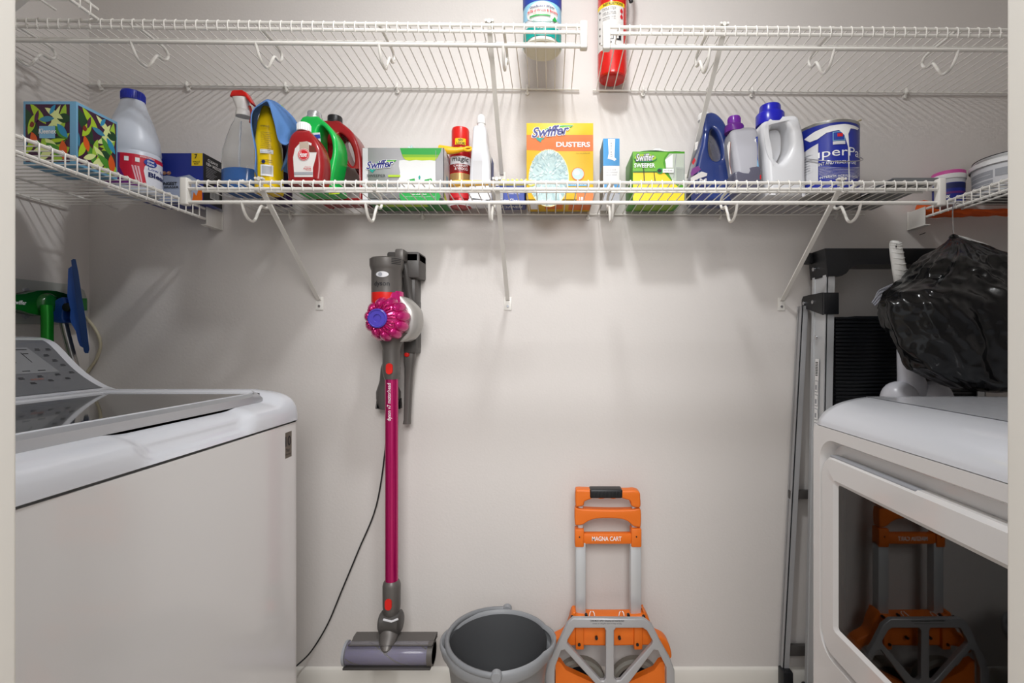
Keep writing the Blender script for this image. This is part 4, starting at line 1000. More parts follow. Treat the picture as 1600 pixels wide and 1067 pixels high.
mb.loft([(q(174), X(380), Yc, 9*k_, 9*k_, 2), (q(168), X(379), Yc, 9*k_, 9*k_, 2.4), (q(158), X(377), Yc, 10.5*k_, 9*k_, 3), (q(154), X(377), Yc, 12.5*k_, 8*k_, 3), (q(151), X(378), Yc, 12*k_, 6*k_, 3)], 28)
mb.build('sprayer_head', M('sprayer_white', 'd9d6d2', .35), t)
mb = MB(); jug(mb, [[(X(a_), q(b_)) for a_, b_ in [(364, 154), (367, 146), (371, 144.5), (383, 144.5), (389, 148), (399, 165), (396.5, 166), (387, 154)]]], Yc-.004, .011, .003); mb.build('nozzle', RED, t)
mb = MB(); mb.tube(cr([px(390, 166, Yc), px(394, 180, Yc-.004), px(391, 192, Yc-.008)], 5), .0035, 8); mb.build('trigger', M('trigger_red', 'a8352a', .35), t)

# --- yellow wipes bottle + blue cloth
Yc = 1.29; q = lambda y: PZ(y, Yc); X = lambda x: PX(x, Yc); k_ = Yc/F
t = thing('furniture_cleaner_can', 'yellow cleaner can half covered by the blue cloth', 'can', (X(425), Yc, ZD))
YC = M('can_yellow', 'f2cb10', .25)
mb = MB(); mb.loft([(ZD, X(421), Yc, 18*k_, 17*k_, 2.6), (ZD+.004, X(421), Yc, 19*k_, 18*k_, 2.6), (q(230), X(420), Yc, 18*k_, 18*k_, 2.6), (q(195), X(418), Yc, 13*k_, 14*k_, 2.4), (q(172), X(417), Yc, 7*k_, 9*k_, 2), (q(168), X(417), Yc, 5*k_, 7*k_, 2)], 36); bo = mb.build('body', YC, t)
mb = MB(); S = s_cyl(X(421), Yc, 19.2*k_)
print_on(mb, S, [(WH, rect(X(408), q(246.5), X(426), q(240.5))), (WH, rect(X(409), q(281), X(426), q(264)))], step=.006, base=.001)
for k in range(14): print_on(mb, S, [(GRY, rect(X(411), q(278-k*.9), X(424), q(277.6-k*.9)))], step=.006, base=.002)
text_on(mb, S, 'WARNING', X(409), q(207), X(421), q(204), BK, .01, off=.0022)
rn = random.Random(2)
for k in range(16):
    if 13.5 > k > 11: continue
    text_on(mb, S, ''.join(rn.choice('aeionrst ') for _ in range(18)), X(409), q(215.5+k*3), X(423+rn.uniform(-4, 2)), q(213.9+k*3), BK, off=.0018)
print_on(mb, S, [(NAVY, ell(X(413), q(259.5), .0045, .0045, 14))], step=.006, base=.0015)
mb.build('printing', None, t, smooth=False).parent = bo
CL = M('blue_microfibre', '5b86c4', .9, bump=.5, bscale=900)
slices = []
ctrl = [
 (1.225, [(399, 268), (398, 240), (395, 210), (393, 182), (396, 170), (405, 163), (416, 158), (423, 168), (428, 190), (433, 212), (438, 222), (446, 226), (454, 220)]),
 (1.25, [(400, 276), (399, 246), (396, 212), (393, 180), (397, 168), (407, 160), (418, 156), (430, 168), (437, 190), (441, 212), (446, 224), (456, 228), (463, 222)]),
 (1.285, [(402, 280), (401, 250), (398, 214), (395, 178), (401, 166), (412, 158), (424, 157), (440, 170), (450, 188), (456, 206), (454, 224), (448, 244), (441, 264)]),
 (1.32, [(404, 282), (403, 252), (401, 216), (398, 180), (405, 168), (416, 160), (430, 160), (448, 174), (459, 190), (465, 208), (459, 230), (452, 250), (444, 268)]),
 (1.35, [(407, 278), (406, 250), (404, 216), (402, 186), (409, 173), (420, 166), (434, 166), (452, 178), (464, 194), (470, 212), (468, 236), (462, 256), (456, 274)]),
]
rows = []
fine = [[px(a_, b_, Y_) for a_, b_ in pts] for Y_, pts in ctrl]
for j in range(len(fine[0])): rows.append(cr([fine[i][j] for i in range(len(fine))], 6))
cols = list(zip(*rows)); rows = [cr(list(c_), 6) for c_ in cols]
for i, rw in enumerate(rows):
    for j, p in enumerate(rw):
        nn = noise.noise(Vector((p.x*22, p.y*22, p.z*14)))*.005; p.x += nn; p.y += nn*.5
tag(MB().sheet(rows).build('microfibre_cloth', CL, solid=.0022, ang=180), 'blue microfibre cloth draped over the yellow can', 'cloth')
t = None
blob('cleaning_sponge', (PX(443, 1.40), 1.40, ZD+.115), (.016, .02, .035), LIM, 'lime green object peeking out behind the blue cloth', 'sponge', 2, .1)
bpy.data.objects['cleaning_sponge'].location = (0, 0, 0)
_s = MB(); _s.loft([(ZD, PX(443, 1.40), 1.40, .022, .02, 2.5), (PZ(200, 1.4), PX(443, 1.40), 1.40, .022, .02, 2.5), (PZ(190, 1.4), PX(443, 1.40), 1.40, .013, .013, 2)], 24)
_o = bpy.data.objects['cleaning_sponge']; bpy.data.objects.remove(_o)
t = thing('lime_capped_bottle', 'dark bottle with a lime green cap, mostly hidden behind the blue cloth', 'bottle', (PX(443, 1.40), 1.40, ZD))
_s.build('body', M('dark_violet', '33204f', .35), t)
mb = MB(); mb.tube([px(447, 190, 1.40), px(443, 178, 1.40), px(436, 168, 1.40)], [.014, .014, .011], 14); mb.build('cap', LIM, t)

# --- small dark-red bottle (foreground)
def bottle(name, label, Yc, loops, half, bev, mat, lblf=None, fn=None, loc=None, cat='bottle', res=4):
    xs = [p[0] for p in loops[0]]; t = thing(name, label, cat, ((min(xs)+max(xs))/2, Yc, ZD))
    mb = MB(); jug(mb, loops, Yc, half, bev, None, res, fn); return t, mb.build('body', mat, t, ang=50)
def taper(Yc, z0, z1, s0=1, s1=.4):
    def f(p):
        u = min(1, max(0, (p.z-z0)/(z1-z0))); p.y = Yc+(p.y-Yc)*(s0+(s1-s0)*u*u); return p
    return f
Yc = 1.235; dk = DK(Yc); q = lambda y: PZ(y, Yc); X = lambda x: PX(x, Yc); k_ = Yc/F
MR = M('bottle_dark_red', '8e1a1e', .25)
t, bo = bottle('floor_cleaner_bottle', 'small dark red bottle with white cap and a white label', Yc, [sm([(464, 209), (470, 206), (484, 206), (489, 210), (500, 222), (509, 240), (512, 262), (510, 285), (509, dk-3), (505, dk), (461, dk), (457.5, dk-3), (456.5, 285), (455, 262), (456, 235), (459, 217)], Yc)], .028, .013, MR, fn=taper(Yc, q(240), q(205), 1, .5))
mb = MB(); mb.lathe([(9.8*k_, q(206)), (10*k_, q(196)), (9.3*k_, q(194)), (0, q(193.8))], (X(475), Yc, 0), seg=28)
for k in range(20): mb.box((X(475)+10*k_*math.cos(k*PI/10)-.0006, Yc+10*k_*math.sin(k*PI/10)-.0006, q(205)), (X(475)+10*k_*math.cos(k*PI/10)+.0006, Yc+10*k_*math.sin(k*PI/10)+.0006, q(196)))
mb.build('cap', WHT, t)
mb = MB(); S = s_front(Yc-.0284); Yq = Yc-.0284; pp = lambda pts: ppoly(pts, Yq); r = pxr(Yq)
LAB = M('label_white', 'd8d5d2', .45)
print_on(mb, S, [(LAB, pp([(470, 222), (480, 221), (487, 224), (485, 238), (495, 238), (493, 248), (489, 262), (489, 276.5), (460, 276.5), (459, 262), (458, 246), (461, 232)])), (M('label_beige', 'b5a594', .5), pp([(468, 222), (482, 222), (483, 236), (468, 236)])), (M('label_brown', '6b2a20', .5), pp([(483, 226), (492, 230), (494, 238), (483, 238)])), (GRY, rect(*r(460, 269, 489, 273)))])
print_on(mb, S, [(WH, ell(PX(475, Yq), PZ(242, Yq), .0152, .0152)), (REDP, ell(PX(475, Yq), PZ(242, Yq), .0145, .0145)), (WH, ell(PX(475, Yq), PZ(242, Yq), .0126, .0126)), (REDP, ell(PX(475, Yq), PZ(242, Yq), .0118, .0118))], base=.0014)
text_on(mb, S, 'Hoover', *r(469, 237.5, 481, 246), WH, .02, .1, off=.003)
text_on(mb, S, 'MULTI', *r(477, 260, 486, 261.8), REDP, off=.002); text_on(mb, S, 'FLOOR', *r(475, 262.5, 487, 265), REDP, .02, off=.002); text_on(mb, S, 'PLUS', *r(479, 265.6, 487, 267.2), REDP, off=.002)
mb.build('label', None, t, smooth=False).parent = bo
# --- green bottle with handle
Yc = 1.305; dk = DK(Yc); q = lambda y: PZ(y, Yc); X = lambda x: PX(x, Yc); k_ = Yc/F
t, bo = bottle('cleaner_jug', 'bright green jug with a silver cap and a loop handle', Yc, [sm([(476, 193), (482, 186), (500, 186), (506, 190), (522, 204), (533, 222), (536, 244), (532, 268), (528, 290), (534, dk-8), (532, dk), (482, dk), (474, dk-4), (474, 260), (472, 215)], Yc), sm([(508, 203), (516, 208), (525, 222), (528, 240), (525, 256), (518, 262), (512, 258), (506, 240), (504, 215)], Yc)[::-1]], .036, .0075, M('jug_green', '17b04a', .22), fn=taper(Yc, q(230), q(185), 1, .5))
mb = MB(); mb.lathe([(11.5*k_, q(188)), (11.5*k_, q(184)), (10.5*k_, q(183)), (10.5*k_, q(178)), (9.8*k_, q(176.3)), (0, q(176))], (X(491.5), Yc, 0), seg=32); mb.build('cap', M('silver_cap', 'c4c6c8', .25, metal=.6), t)
# label of the green jug low down
mb = MB(); S = s_front(Yc-.0364); Yq = Yc-.0364
print_on(mb, S, [(LGR, ppoly([(482, 208), (500, 207), (501, 220), (504, 245), (504, 280), (482, 290)], Yq)), (LIM, ppoly([(514, 296), (530, 294), (531, 303), (514, 304)], Yq)), (ORP, ppoly([(518, 298), (527, 297), (527, 301), (519, 302)], Yq)), (BLUE, ppoly([(484, 212), (500, 210), (501, 216), (484, 218)], Yq))])
mb.build('label', None, t, smooth=False).parent = bo
# --- dark red jug, black cap
Yc = 1.39; dk = DK(Yc); q = lambda y: PZ(y, Yc); X = lambda x: PX(x, Yc); k_ = Yc/F
t, bo = bottle('cleaner_jug', 'large dark red jug with a black cap and a slanted loop handle', Yc, [sm([(508, 198), (512, 193), (532, 193), (540, 198), (556, 212), (566, 230), (572, 252), (574, 285), (574, dk-3), (568, dk), (514, dk), (508, dk-4), (507, 255)], Yc), sm([(538, 216), (548, 222), (558, 238), (562, 256), (560, 266), (554, 262), (546, 246), (539, 228)], Yc)[::-1]], .040, .0075, MR, fn=taper(Yc, q(235), q(192), 1, .5))
mb = MB(); mb.lathe([(12*k_, q(195)), (12*k_, q(193)), (11*k_, q(192)), (11*k_, q(184.5)), (10.4*k_, q(183)), (0, q(182.8))], (X(523.5), Yc, 0), seg=32); mb.build('cap', BLK, t)

# --- navy detergent jug
Yc = 1.395; dk = DK(Yc); q = lambda y: PZ(y, Yc); X = lambda x: PX(x, Yc); k_ = Yc/F
NV = M('jug_navy', '263a78', .18, coat=.4)
t, bo = bottle('detergent_jug', 'dark navy blue detergent jug with tall curved handle, behind the slanted shelf brace', Yc, [sm([(1096, 186), (1102, 181), (1110, 179.5), (1118, 184), (1127, 198), (1133, 220), (1137, 250), (1139, 280), (1141, 300), (1140, dk-3), (1136, dk), (1084, dk), (1078, dk-4), (1077, 292), (1083, 258), (1090, 230), (1094, 205)], Yc), sm([(1105, 209), (1110, 210), (1115, 220), (1119, 240), (1119, 254), (1114, 259), (1106, 257), (1101, 246), (1101, 226)], Yc)[::-1]], .043, .011, NV, fn=taper(Yc, q(240), q(180), 1, .42))
mb = MB(); mb.lathe([(10*k_, q(184)), (10*k_, q(176)), (9*k_, q(174)), (0, q(173.8))], (X(1104), Yc+.02, 0), seg=28); mb.build('cap', WHT, t)
mb = MB(); S = s_front(Yc-.0435); Yq = Yc-.0435; pp = lambda pts: ppoly(pts, Yq)
print_on(mb, S, [(REDP, pp([(1081, 254), (1085, 246), (1087, 251), (1083, 258)])), (M('label_violet', '7b3b86', .4), pp([(1079, 270), (1082, 263), (1091, 259), (1095, 265), (1080, 276)])), (LAB, pp([(1079, 278), (1096, 268), (1105, 271), (1104, 275), (1092, 279), (1079, 285)])), (LAB, pp([(1086, 223), (1091, 221), (1089, 233), (1085, 236)])), (NAVY, pp([(1079, 286), (1104, 276), (1106, 312), (1080, 316)]))])
text_on(mb, S, 'M', *pxr(Yq)(1092, 279, 1104, 287), LGR, .03, .1, off=.002); text_on(mb, S, 'MAXX', *pxr(Yq)(1087, 299, 1098, 304), WH, .01, .1, off=.002, slope=.3)
mb.build('label', None, t, smooth=False).parent = bo
# --- translucent bottle purple cap
Yc = 1.33; dk = DK(Yc); q = lambda y: PZ(y, Yc); X = lambda x: PX(x, Yc); k_ = Yc/F
TB = M('translucent_grey_plastic', 'c6c6ce', .25, trans=.25, ior=1.2)
t, bo = bottle('softener_bottle', 'translucent grey bottle with a purple screw cap, next to the navy jug', Yc, [sm([(1136, 216), (1140, 208), (1150, 204), (1170, 203), (1177, 207), (1179, 220), (1180, 250), (1180, 280), (1182, dk-4), (1178, dk), (1152, dk), (1146, dk-4), (1142, 270), (1137, 240)], Yc)], .037, .015, TB, fn=taper(Yc, q(235), q(203), 1, .6))
mb = MB(); jug(mb, [sm([(1140.5, 276), (1160, 276), (1161, 268), (1179, 267), (1180, 280), (1180, dk-5), (1176, dk-2), (1150, dk-2), (1145, dk-5)], Yc, 3)], Yc, .0375, .006); mb.build('remaining_liquid', M('grey_liquid', '5d5c6c', .3), t)
mb = MB(); mb.lathe([(14.5*k_, q(208)), (14.5*k_, q(199)), (13.5*k_, q(197)), (9.8*k_, q(195)), (9.3*k_, q(184.5)), (8.6*k_, q(183.3)), (0, q(183))], (X(1147), Yc, 0), seg=36)
for k in range(24): mb.box((X(1147)+9.6*k_*math.cos(k*PI/12)-.0005, Yc+9.6*k_*math.sin(k*PI/12)-.0005, q(194)), (X(1147)+9.6*k_*math.cos(k*PI/12)+.0005, Yc+9.6*k_*math.sin(k*PI/12)+.0005, q(186)))
mb.build('cap', M('cap_purple', '6a2590', .25), t)
mb = MB(); Yq = Yc-.0375; print_on(mb, s_front(Yq), [(LAB, ppoly([(1136, 228), (1139, 221), (1142, 222), (1140, 240), (1140, 256), (1143, 272), (1141, 272), (1138, 245)], Yq)), (M('label_brown', '6b2a20', .5), ppoly([(1141.4, 221), (1142.3, 222), (1140.4, 240), (1140.6, 256), (1143.6, 272), (1142.8, 272), (1139.5, 256), (1139.5, 240)], Yq))])
mb.build('label', None, t, smooth=False).parent = bo
# --- white jug blue cap
Yc = 1.345; dk = DK(Yc); q = lambda y: PZ(y, Yc); X = lambda x: PX(x, Yc); k_ = Yc/F
t, bo = bottle('laundry_detergent_jug', 'white jug with a royal blue cap and an oval handle hole', Yc, [sm([(1181, 205), (1190, 196), (1215, 189), (1228, 187), (1237, 188), (1241, 196), (1244, 225), (1246, 255), (1246, 285), (1247, dk-4), (1243, dk), (1194, dk), (1189, dk-4), (1187, 285), (1184, 250), (1180, 225)], Yc), sm([(1200, 203), (1208, 200), (1218, 201), (1223, 212), (1223, 236), (1217, 252), (1208, 263), (1202, 260), (1195, 246), (1192, 225), (1194, 212)], Yc)[::-1]], .050, .017, M('white_jug', 'dedfe2', .25), fn=taper(Yc, q(240), q(190), 1, .62), res=5)
bo.name = 'body'
mb = MB(); mb.lathe([(21*k_, q(197)), (21*k_, q(181)), (19.5*k_, q(179)), (16*k_, q(178.5)), (15.5*k_, q(168)), (14.5*k_, q(166.2)), (0, q(166))], (X(1203), Yc, 0), seg=40)
mb.build('cap', M('cap_royal_blue', '1c1fae', .25), t)
mb = MB(); Yq = Yc-.0505; print_on(mb, s_front(Yq), [(BLUE, ppoly([(1177, 226), (1181, 214), (1184, 213), (1183.5, 240), (1185, 256), (1188, 268), (1184, 272), (1180, 258), (1178, 240)], Yq)), (SKY, ppoly([(1182, 245), (1184, 252), (1187, 268), (1184, 270), (1181, 258)], Yq)), (WH, ppoly([(1179, 218), (1181.5, 216), (1181, 226), (1178.5, 228)], Yq)), (REDP, ppoly([(1184, 275), (1189, 273), (1189, 280), (1184, 281)], Yq))])
mb.build('label', None, t, smooth=False).parent = bo
mb = MB(); P = sm([(1201, 206), (1208, 203), (1216, 204), (1220, 214), (1220, 235), (1215, 249), (1208, 259), (1203, 256), (1198, 245), (1195, 225), (1196, 213)], Yc)
mb.prism(P, 'y', Yc+.002, Yc+.012, 0); mb.build('handle_recess', M('white_jug', 'dedfe2', .25), t)
# --- paint can
Yc = 1.343; k_ = Yc/F; xc = PX(1291.5, Yc); rr = 44.5*k_; q = lambda y: PZ(y, Yc)
t = thing('paint_can', 'blue gallon paint can with white drips and a wire bail handle', 'paint can', (xc, Yc, ZD))
rr = min(rr, 1.462-Yc, .0785); zt = q(206)
PBL = M('paint_can_blue', '1f2f98', .3)
mb = MB(); mb.lathe([(rr*.96, ZD), (rr, ZD+.002), (rr, ZD+.008), (rr*.985, ZD+.010), (rr*.985, zt-.008), (rr*1.0, zt-.006), (rr, zt)], (xc, Yc, 0), seg=64, cap=False); mb.lathe([(.0001, ZD+.003), (rr*.94, ZD+.003), (rr*.96, ZD)], (xc, Yc, 0), seg=64, cap=False)
mb.build('can_rims', M('tinplate', 'a9a9a6', .3, metal=.8), t)
mb = MB(); mb.lathe([(rr*.99, ZD+.010), (rr*.99, zt-.007)], (xc, Yc, 0), seg=64, cap=False); bo = mb.build('wrapper', PBL, t)
mb = MB(); mb.lathe([(rr, zt-.001), (rr*.97, zt+.002), (rr*.9, zt-.003), (rr*.88, zt-.006), (.001, zt-.006)], (xc, Yc, 0), seg=64, cap=False); mb.build('lid', M('lid_paint', 'd8d5c9', .4), t)
mb = MB(); S = s_cyl(xc, Yc, rr*.99); sc_ = rr/(44.5*k_)
u = lambda a_: xc+rr*math.asin(max(-1, min(1, (a_-1292)/44.5)))*.98
Yq = Yc-rr; qz = lambda y: PZ(y, Yq+.012)
rc = lambda a_, b_, c_, d_: rect(u(a_), qz(d_), u(c_), qz(b_))
print_on(mb, S, [(LGR, [(u(1252), qz(234)), (u(1281), qz(222)), (u(1281), qz(281)), (u(1252), qz(283))])], step=.006)
rn = random.Random(8)
for k in range(9): print_on(mb, S, [(GRY, [(u(1255), qz(238+k*4.2)), (u(1255+rn.uniform(6, 22)), qz(236.5+k*4)), (u(1256+rn.uniform(6, 20)), qz(237.2+k*4)), (u(1255), qz(239+k*4.2))])], step=.006, base=.0008)
print_on(mb, S, [(SKY, rc(1300, 208, 1316, 222)), (BLUE, rc(1301, 209, 1315, 221)), (REDP, rc(1306, 211, 1313, 216)), (LGR, rc(1300, 223, 1316, 228))], step=.006, base=.0006)
DRP = [(u(1262), qz(208)), (u(1276), qz(202)), (u(1296), qz(198)), (u(1316), qz(197)), (u(1334), qz(199)), (u(1332), qz(203)), (u(1323), qz(203)), (u(1320), qz(212)), (u(1321), qz(230)), (u(1322), qz(296)), (u(1320.4), qz(296)), (u(1319.6), qz(232)), (u(1315), qz(214)), (u(1308), qz(206)), (u(1292), qz(208)), (u(1280), qz(215)), (u(1270), qz(216))]
print_on(mb, S, [(WH, DRP)], step=.006, base=.0012)
text_on(mb, S, 'SuperPaint', xc-.70*rr, qz(250), xc+1.81*rr, qz(232), WH, .0, off=.0012)
print_on(mb, S, [(LGR, [(u(1252), qz(234)), (u(1281), qz(222)), (u(1281), qz(281)), (u(1252), qz(283))])], step=.006, base=.0016)
for k in range(10): print_on(mb, S, [(GRY, [(u(1255), qz(238+k*4.2)), (u(1255+rn.uniform(6, 22)), qz(236.5+k*4)), (u(1256+rn.uniform(6, 20)), qz(237.4+k*4)), (u(1255), qz(239.3+k*4.2))])], step=.006, base=.0024)
text_on(mb, S, 'PAINT AND PRIMER IN ONE', u(1276), qz(258), u(1330), qz(253), WH, .01, off=.0012)
text_on(mb, S, 'INTERIOR ACRYLIC LATEX', u(1283), qz(278.5), u(1333), qz(275), WH, .0, off=.0012)
for k in range(9):
    mm = MB(); pts = [S(u(1282)+(u(1335)-u(1282))*w_/16, qz(259+k*1.2)-.010*math.sin(PI*w_/16)*(1+.12*k)-.0007*k, .0008) for w_ in range(17)]
    mb.tube(pts, .00035, 4, m=WH)
mb.build('printing', None, t, smooth=False).parent = bo
mb = MB(); pts = [(xc+(rr+.006)*math.cos(PI*k/20)*-1, Yc-(rr+.008)*math.sin(PI*k/20), q(245)-.045*math.sin(PI*k/20)) for k in range(21)]
mb.tube(pts, .0014, 8); mb.lathe([(0, -.004), (.006, -.003), (.007, .003)], (xc+rr+.001, Yc, q(245)), 'x', 14); mb.lathe([(.007, -.003), (.006, .003), (0, .004)], (xc-rr-.001, Yc, q(245)), 'x', 14)
mb.build('bail_handle', CHR, t)
tag(MB().tube([Vector((PX(1308, 1.33), 1.36, zt+.006)), Vector((PX(1335, 1.33), 1.30, zt+.014))], [.004, .003], 8, sy=.6).build('stirring_stick', M('stick_wood', 'cfc3a4', .7, var=.1)), 'pale wooden paint stirring stick lying on the paint can lid', 'stick')
# --- grey tray
t_ = thing('paint_tray', 'thin grey metal tray lying on the right end of the middle shelf', 'tray', (.86, 1.33, ZD))
mb = MB(); mb.box((.845, 1.20, ZD), (.955, 1.45, ZD+.002), 0); 
mb.tube(cr([Vector(p) for p in ((.845, 1.20, ZD+.011), (.955, 1.20, ZD+.011), (.955, 1.45, ZD+.011), (.845, 1.45, ZD+.011))], 1, True), .002, 6, True)
for a_, b_ in (((.845, 1.20), (.955, 1.202)), ((.845, 1.448), (.955, 1.45)), ((.845, 1.20), (.847, 1.45)), ((.953, 1.20), (.955, 1.45))): mb.box((a_[0], a_[1], ZD), (b_[0], b_[1], ZD+.012))
mb.build('pan', M('tray_grey', '8a8d90', .35, metal=.5), t_)

# ================================================================ LEFT SIDE SHELF
Y0, Y1 = 1.077, 1.180; X1 = -1.0485; X0k = PX(36, Y0); ZS = ZL+.0045; zt = PZ(158, Y0)
t = thing('tissue_box', 'upright tissue box printed with jungle leaves and orange flowers on pale blue', 'tissue box', ((X0k+X1)/2, 1.13, ZS))
PBX = M('box_pale_blue', '6fa3c4', .4)
bo = MB().box((X0k, Y0, ZS), (X1, Y1, zt), .0012, PBX).build('carton', None, t)
def jungle(mb, S, u0, v0, u1, v1, seed):
    W, H = u1-u0, v1-v0; rn = random.Random(seed)
    P = lambda a_, b_: (u0+W*min(1, max(0, a_)), v0+H*min(1, max(0, b_)))
    print_on(mb, S, [(M('jungle_plum', '401a38', .4), rect(u0, v0, u1, v1))])
    cols = [M('jungle_dark_green', '1d4426', .4), LIM, M('jungle_lime', '9fc63a', .4), M('jungle_cream', 'dbe59a', .4), M('jungle_dark_green', '1d4426', .4), M('jungle_leaf', '4c8f2c', .4), M('jungle_teal', '3d86a4', .4)]
    k = 0
    def leaf(x, y, L, wd, ang, m):
        nonlocal k
        pts = []; n = 9
        for i in range(n): f = i/(n-1); pts.append((f*L, wd*math.sin(PI*f)**.8))
        for i in range(n-2, 0, -1): f = i/(n-1); pts.append((f*L, -wd*.7*math.sin(PI*f)))
        c_, s_ = math.cos(ang), math.sin(ang); k += 1
        print_on(mb, S, [(m, [P(x+(a_*c_-(b_+.3*a_*a_)*s_), y+(a_*s_+(b_+.3*a_*a_)*c_)) for a_, b_ in pts])], base=.0005+k*.00003)
    for (x, y, L, wd, a_, c_) in [(-.05, .95, .6, .14, -1.1, 0), (.1, 1.0, .5, .09, -.8, 1), (.95, 1.0, .6, .1, -1.9, 2), (1.0, .75, .6, .08, 3.4, 3), (.98, .5, .6, .1, 3.5, 1), (.5, 0, .5, .1, 1.9, 5), (.3, 0, .5, .1, .5, 3), (.6, .0, .5, .12, .3, 2), (.05, .3, .4, .1, 2.0, 6), (.7, .75, .35, .1, -.3, 0), (.0, .1, .4, .08, .9, 1), (.5, .35, .45, .09, -.1, 0), (.48, .4, .4, .04, .05, 1), (.82, .95, .5, .06, -2.2, 3), (.2, .55, .3, .06, -.5, 0), (.45, .95, .45, .07, -.6, 3), (.3, .7, .35, .06, -.1, 6), (.6, .6, .4, .08, -.9, 5), (.05, .5, .4, .09, .9, 1), (.35, .15, .4, .08, 1.2, 2), (.75, .2, .4, .08, 2.3, 3), (.9, .1, .5, .09, 2.6, 5), (.15, .15, .35, .06, .2, 3)]:
        leaf(x+rn.uniform(-.04, .04), y+rn.uniform(-.04, .04), L, wd, a_+rn.uniform(-.15, .15), cols[c_])
    OR = M('jungle_orange', 'd8591e', .4); TE = M('jungle_blue', '2f8fb8', .4)
    for (x, y, L, wd, a_, c_) in [(.14, .52, .28, .09, -1.3, OR), (.84, .38, .34, .11, -1.6, OR), (.10, .62, .12, .06, .3, M('jungle_rust', '7c2a1c', .4)), (.72, .66, .34, .08, -.9, TE), (.55, .82, .22, .05, .8, TE), (.3, .9, .25, .05, -2, M('jungle_plum2', '54204a', .4))]: leaf(x, y, L, wd, a_, c_)
mb = MB(); wv = .006
jungle(mb, s_front(Y0), X0k+wv, ZS+.006, X1-.014, zt-.007, 3)
print_on(mb, s_front(Y0), [(SKY, rect(X0k+.038, ZS+.058, X0k+.073, ZS+.085))], base=.002)
text_on(mb, s_front(Y0), 'Kleenex', X0k+.037, ZS+.068, X0k+.076, ZS+.079, WH, .02, .1, off=.0026)
jungle(mb, s_right(X1), Y0+.004, ZS+.006, Y1-.004, zt-.007, 11)
mb.build('printing', None, t, smooth=False).parent = bo
# bleach jug
Yc = 1.305; xc = PX(208, Yc); k_ = Yc/F
t = thing('bleach_jug', 'white bleach jug with a blue cap and a red and purple label', 'bottle', (xc, Yc, ZS))
q = lambda y: PZ(y, Yc)
secs = [(ZS, .054, .9), (ZS+.004, .0575, 1), (ZS+.012, .0595, 1), (q(246), .0595, 1), (q(243), .0575, 1), (q(240), .0595, 1), (q(220), .056, 1), (q(195), .045, 1), (q(172), .031, 1), (q(160), .025, 1), (q(157), .022, 1)]
mb = MB(); mb.loft([(z, xc-.0, Yc, r_*1.06, r_*.9, 2.15) for z, r_, _ in secs], 56); bo = mb.build('body', M('bleach_white', 'cdd3de', .35), t)
mb = MB(); mb.lathe([(.0255, q(159)), (.0255, q(147)), (.0245, q(145)), (0, q(144.6))], (xc, Yc, 0), seg=40)
for k in range(36): mb.box((xc+.0258*math.cos(k*PI/18)-.0005, Yc+.0258*math.sin(k*PI/18)-.0005, q(158)), (xc+.0258*math.cos(k*PI/18)+.0005, Yc+.0258*math.sin(k*PI/18)+.0005, q(147.5)))
mb.build('cap', M('cap_blue', '2634a6', .3), t)
mb = MB()
def S(u_, v_, o_):
    a_ = (u_-xc)/.0595; rx, ry = .0595*1.06+.0006+o_, .0595*.9+.0006+o_; c_, s_ = math.sin(a_), -math.cos(a_); e_ = 2/2.15
    return Vector((xc+rx*math.copysign(abs(c_)**e_, c_), Yc+ry*math.copysign(abs(s_)**e_, s_), v_))
zb, z2 = ZS+.014, q(250)
L0 = xc-.045
print_on(mb, S, [(M('bleach_purple', '6a1f74', .4), rect(L0, zb, xc+.13, z2)), (M('bleach_red', 'cc1f38', .4), [(L0+.055, z2), (xc+.13, z2), (xc+.13, zb), (L0+.088, zb+.004), (L0+.064, zb+.022), (L0+.054, zb+.045)]), (M('bleach_white_print', 'e4e6ee', .4), [(L0+.112, zb), (xc+.13, zb), (xc+.13, z2-.010), (L0+.118, z2-.012), (L0+.106, z2-.028), (L0+.104, z2-.04)])], step=.005)
print_on(mb, S, [(WH, rect(L0+.030, zb+.010, L0+.046, zb+.030)), (WH, rect(L0+.064, z2-.020, L0+.073, z2-.009)), (WH, rect(L0+.086, z2-.020, L0+.095, z2-.009)), (BLUE, ell(L0+.120, z2-.016, .016, .010))], step=.005, base=.0014)
text_on(mb, S, 'Great', L0+.111, z2-.015, L0+.129, z2-.009, WH, .02, .2, off=.0024); text_on(mb, S, 'Value', L0+.111, z2-.023, L0+.129, z2-.017, WH, .02, .2, off=.0024)
text_on(mb, S, 'Low Splash', L0+.114, z2-.037, L0+.185, z2-.028, BLUE, 0, off=.002); text_on(mb, S, 'Bleach', L0+.114, z2-.053, L0+.18, z2-.040, NAVY, .03, off=.002)
text_on(mb, S, 'BOLDER FORMULA', L0+.096, z2-.006, L0+.130, z2-.002, WH, .01, off=.002)
print_on(mb, S, [(BK, ell(L0+.038, zb+.020, .006, .007)), (WH, ell(L0+.038, zb+.020, .0033, .004))], step=.005, base=.002)
for k in range(3): print_on(mb, S, [(M('bleach_pink', 'e9b3bd', .4), [(L0+.078+k*.006, z2-.030), (L0+.082+k*.006, z2-.030), (L0+.092+k*.005, zb+.006), (L0+.089+k*.005, zb+.006)])], step=.005, base=.0014)
mb.build('label', None, t, smooth=False).parent = bo
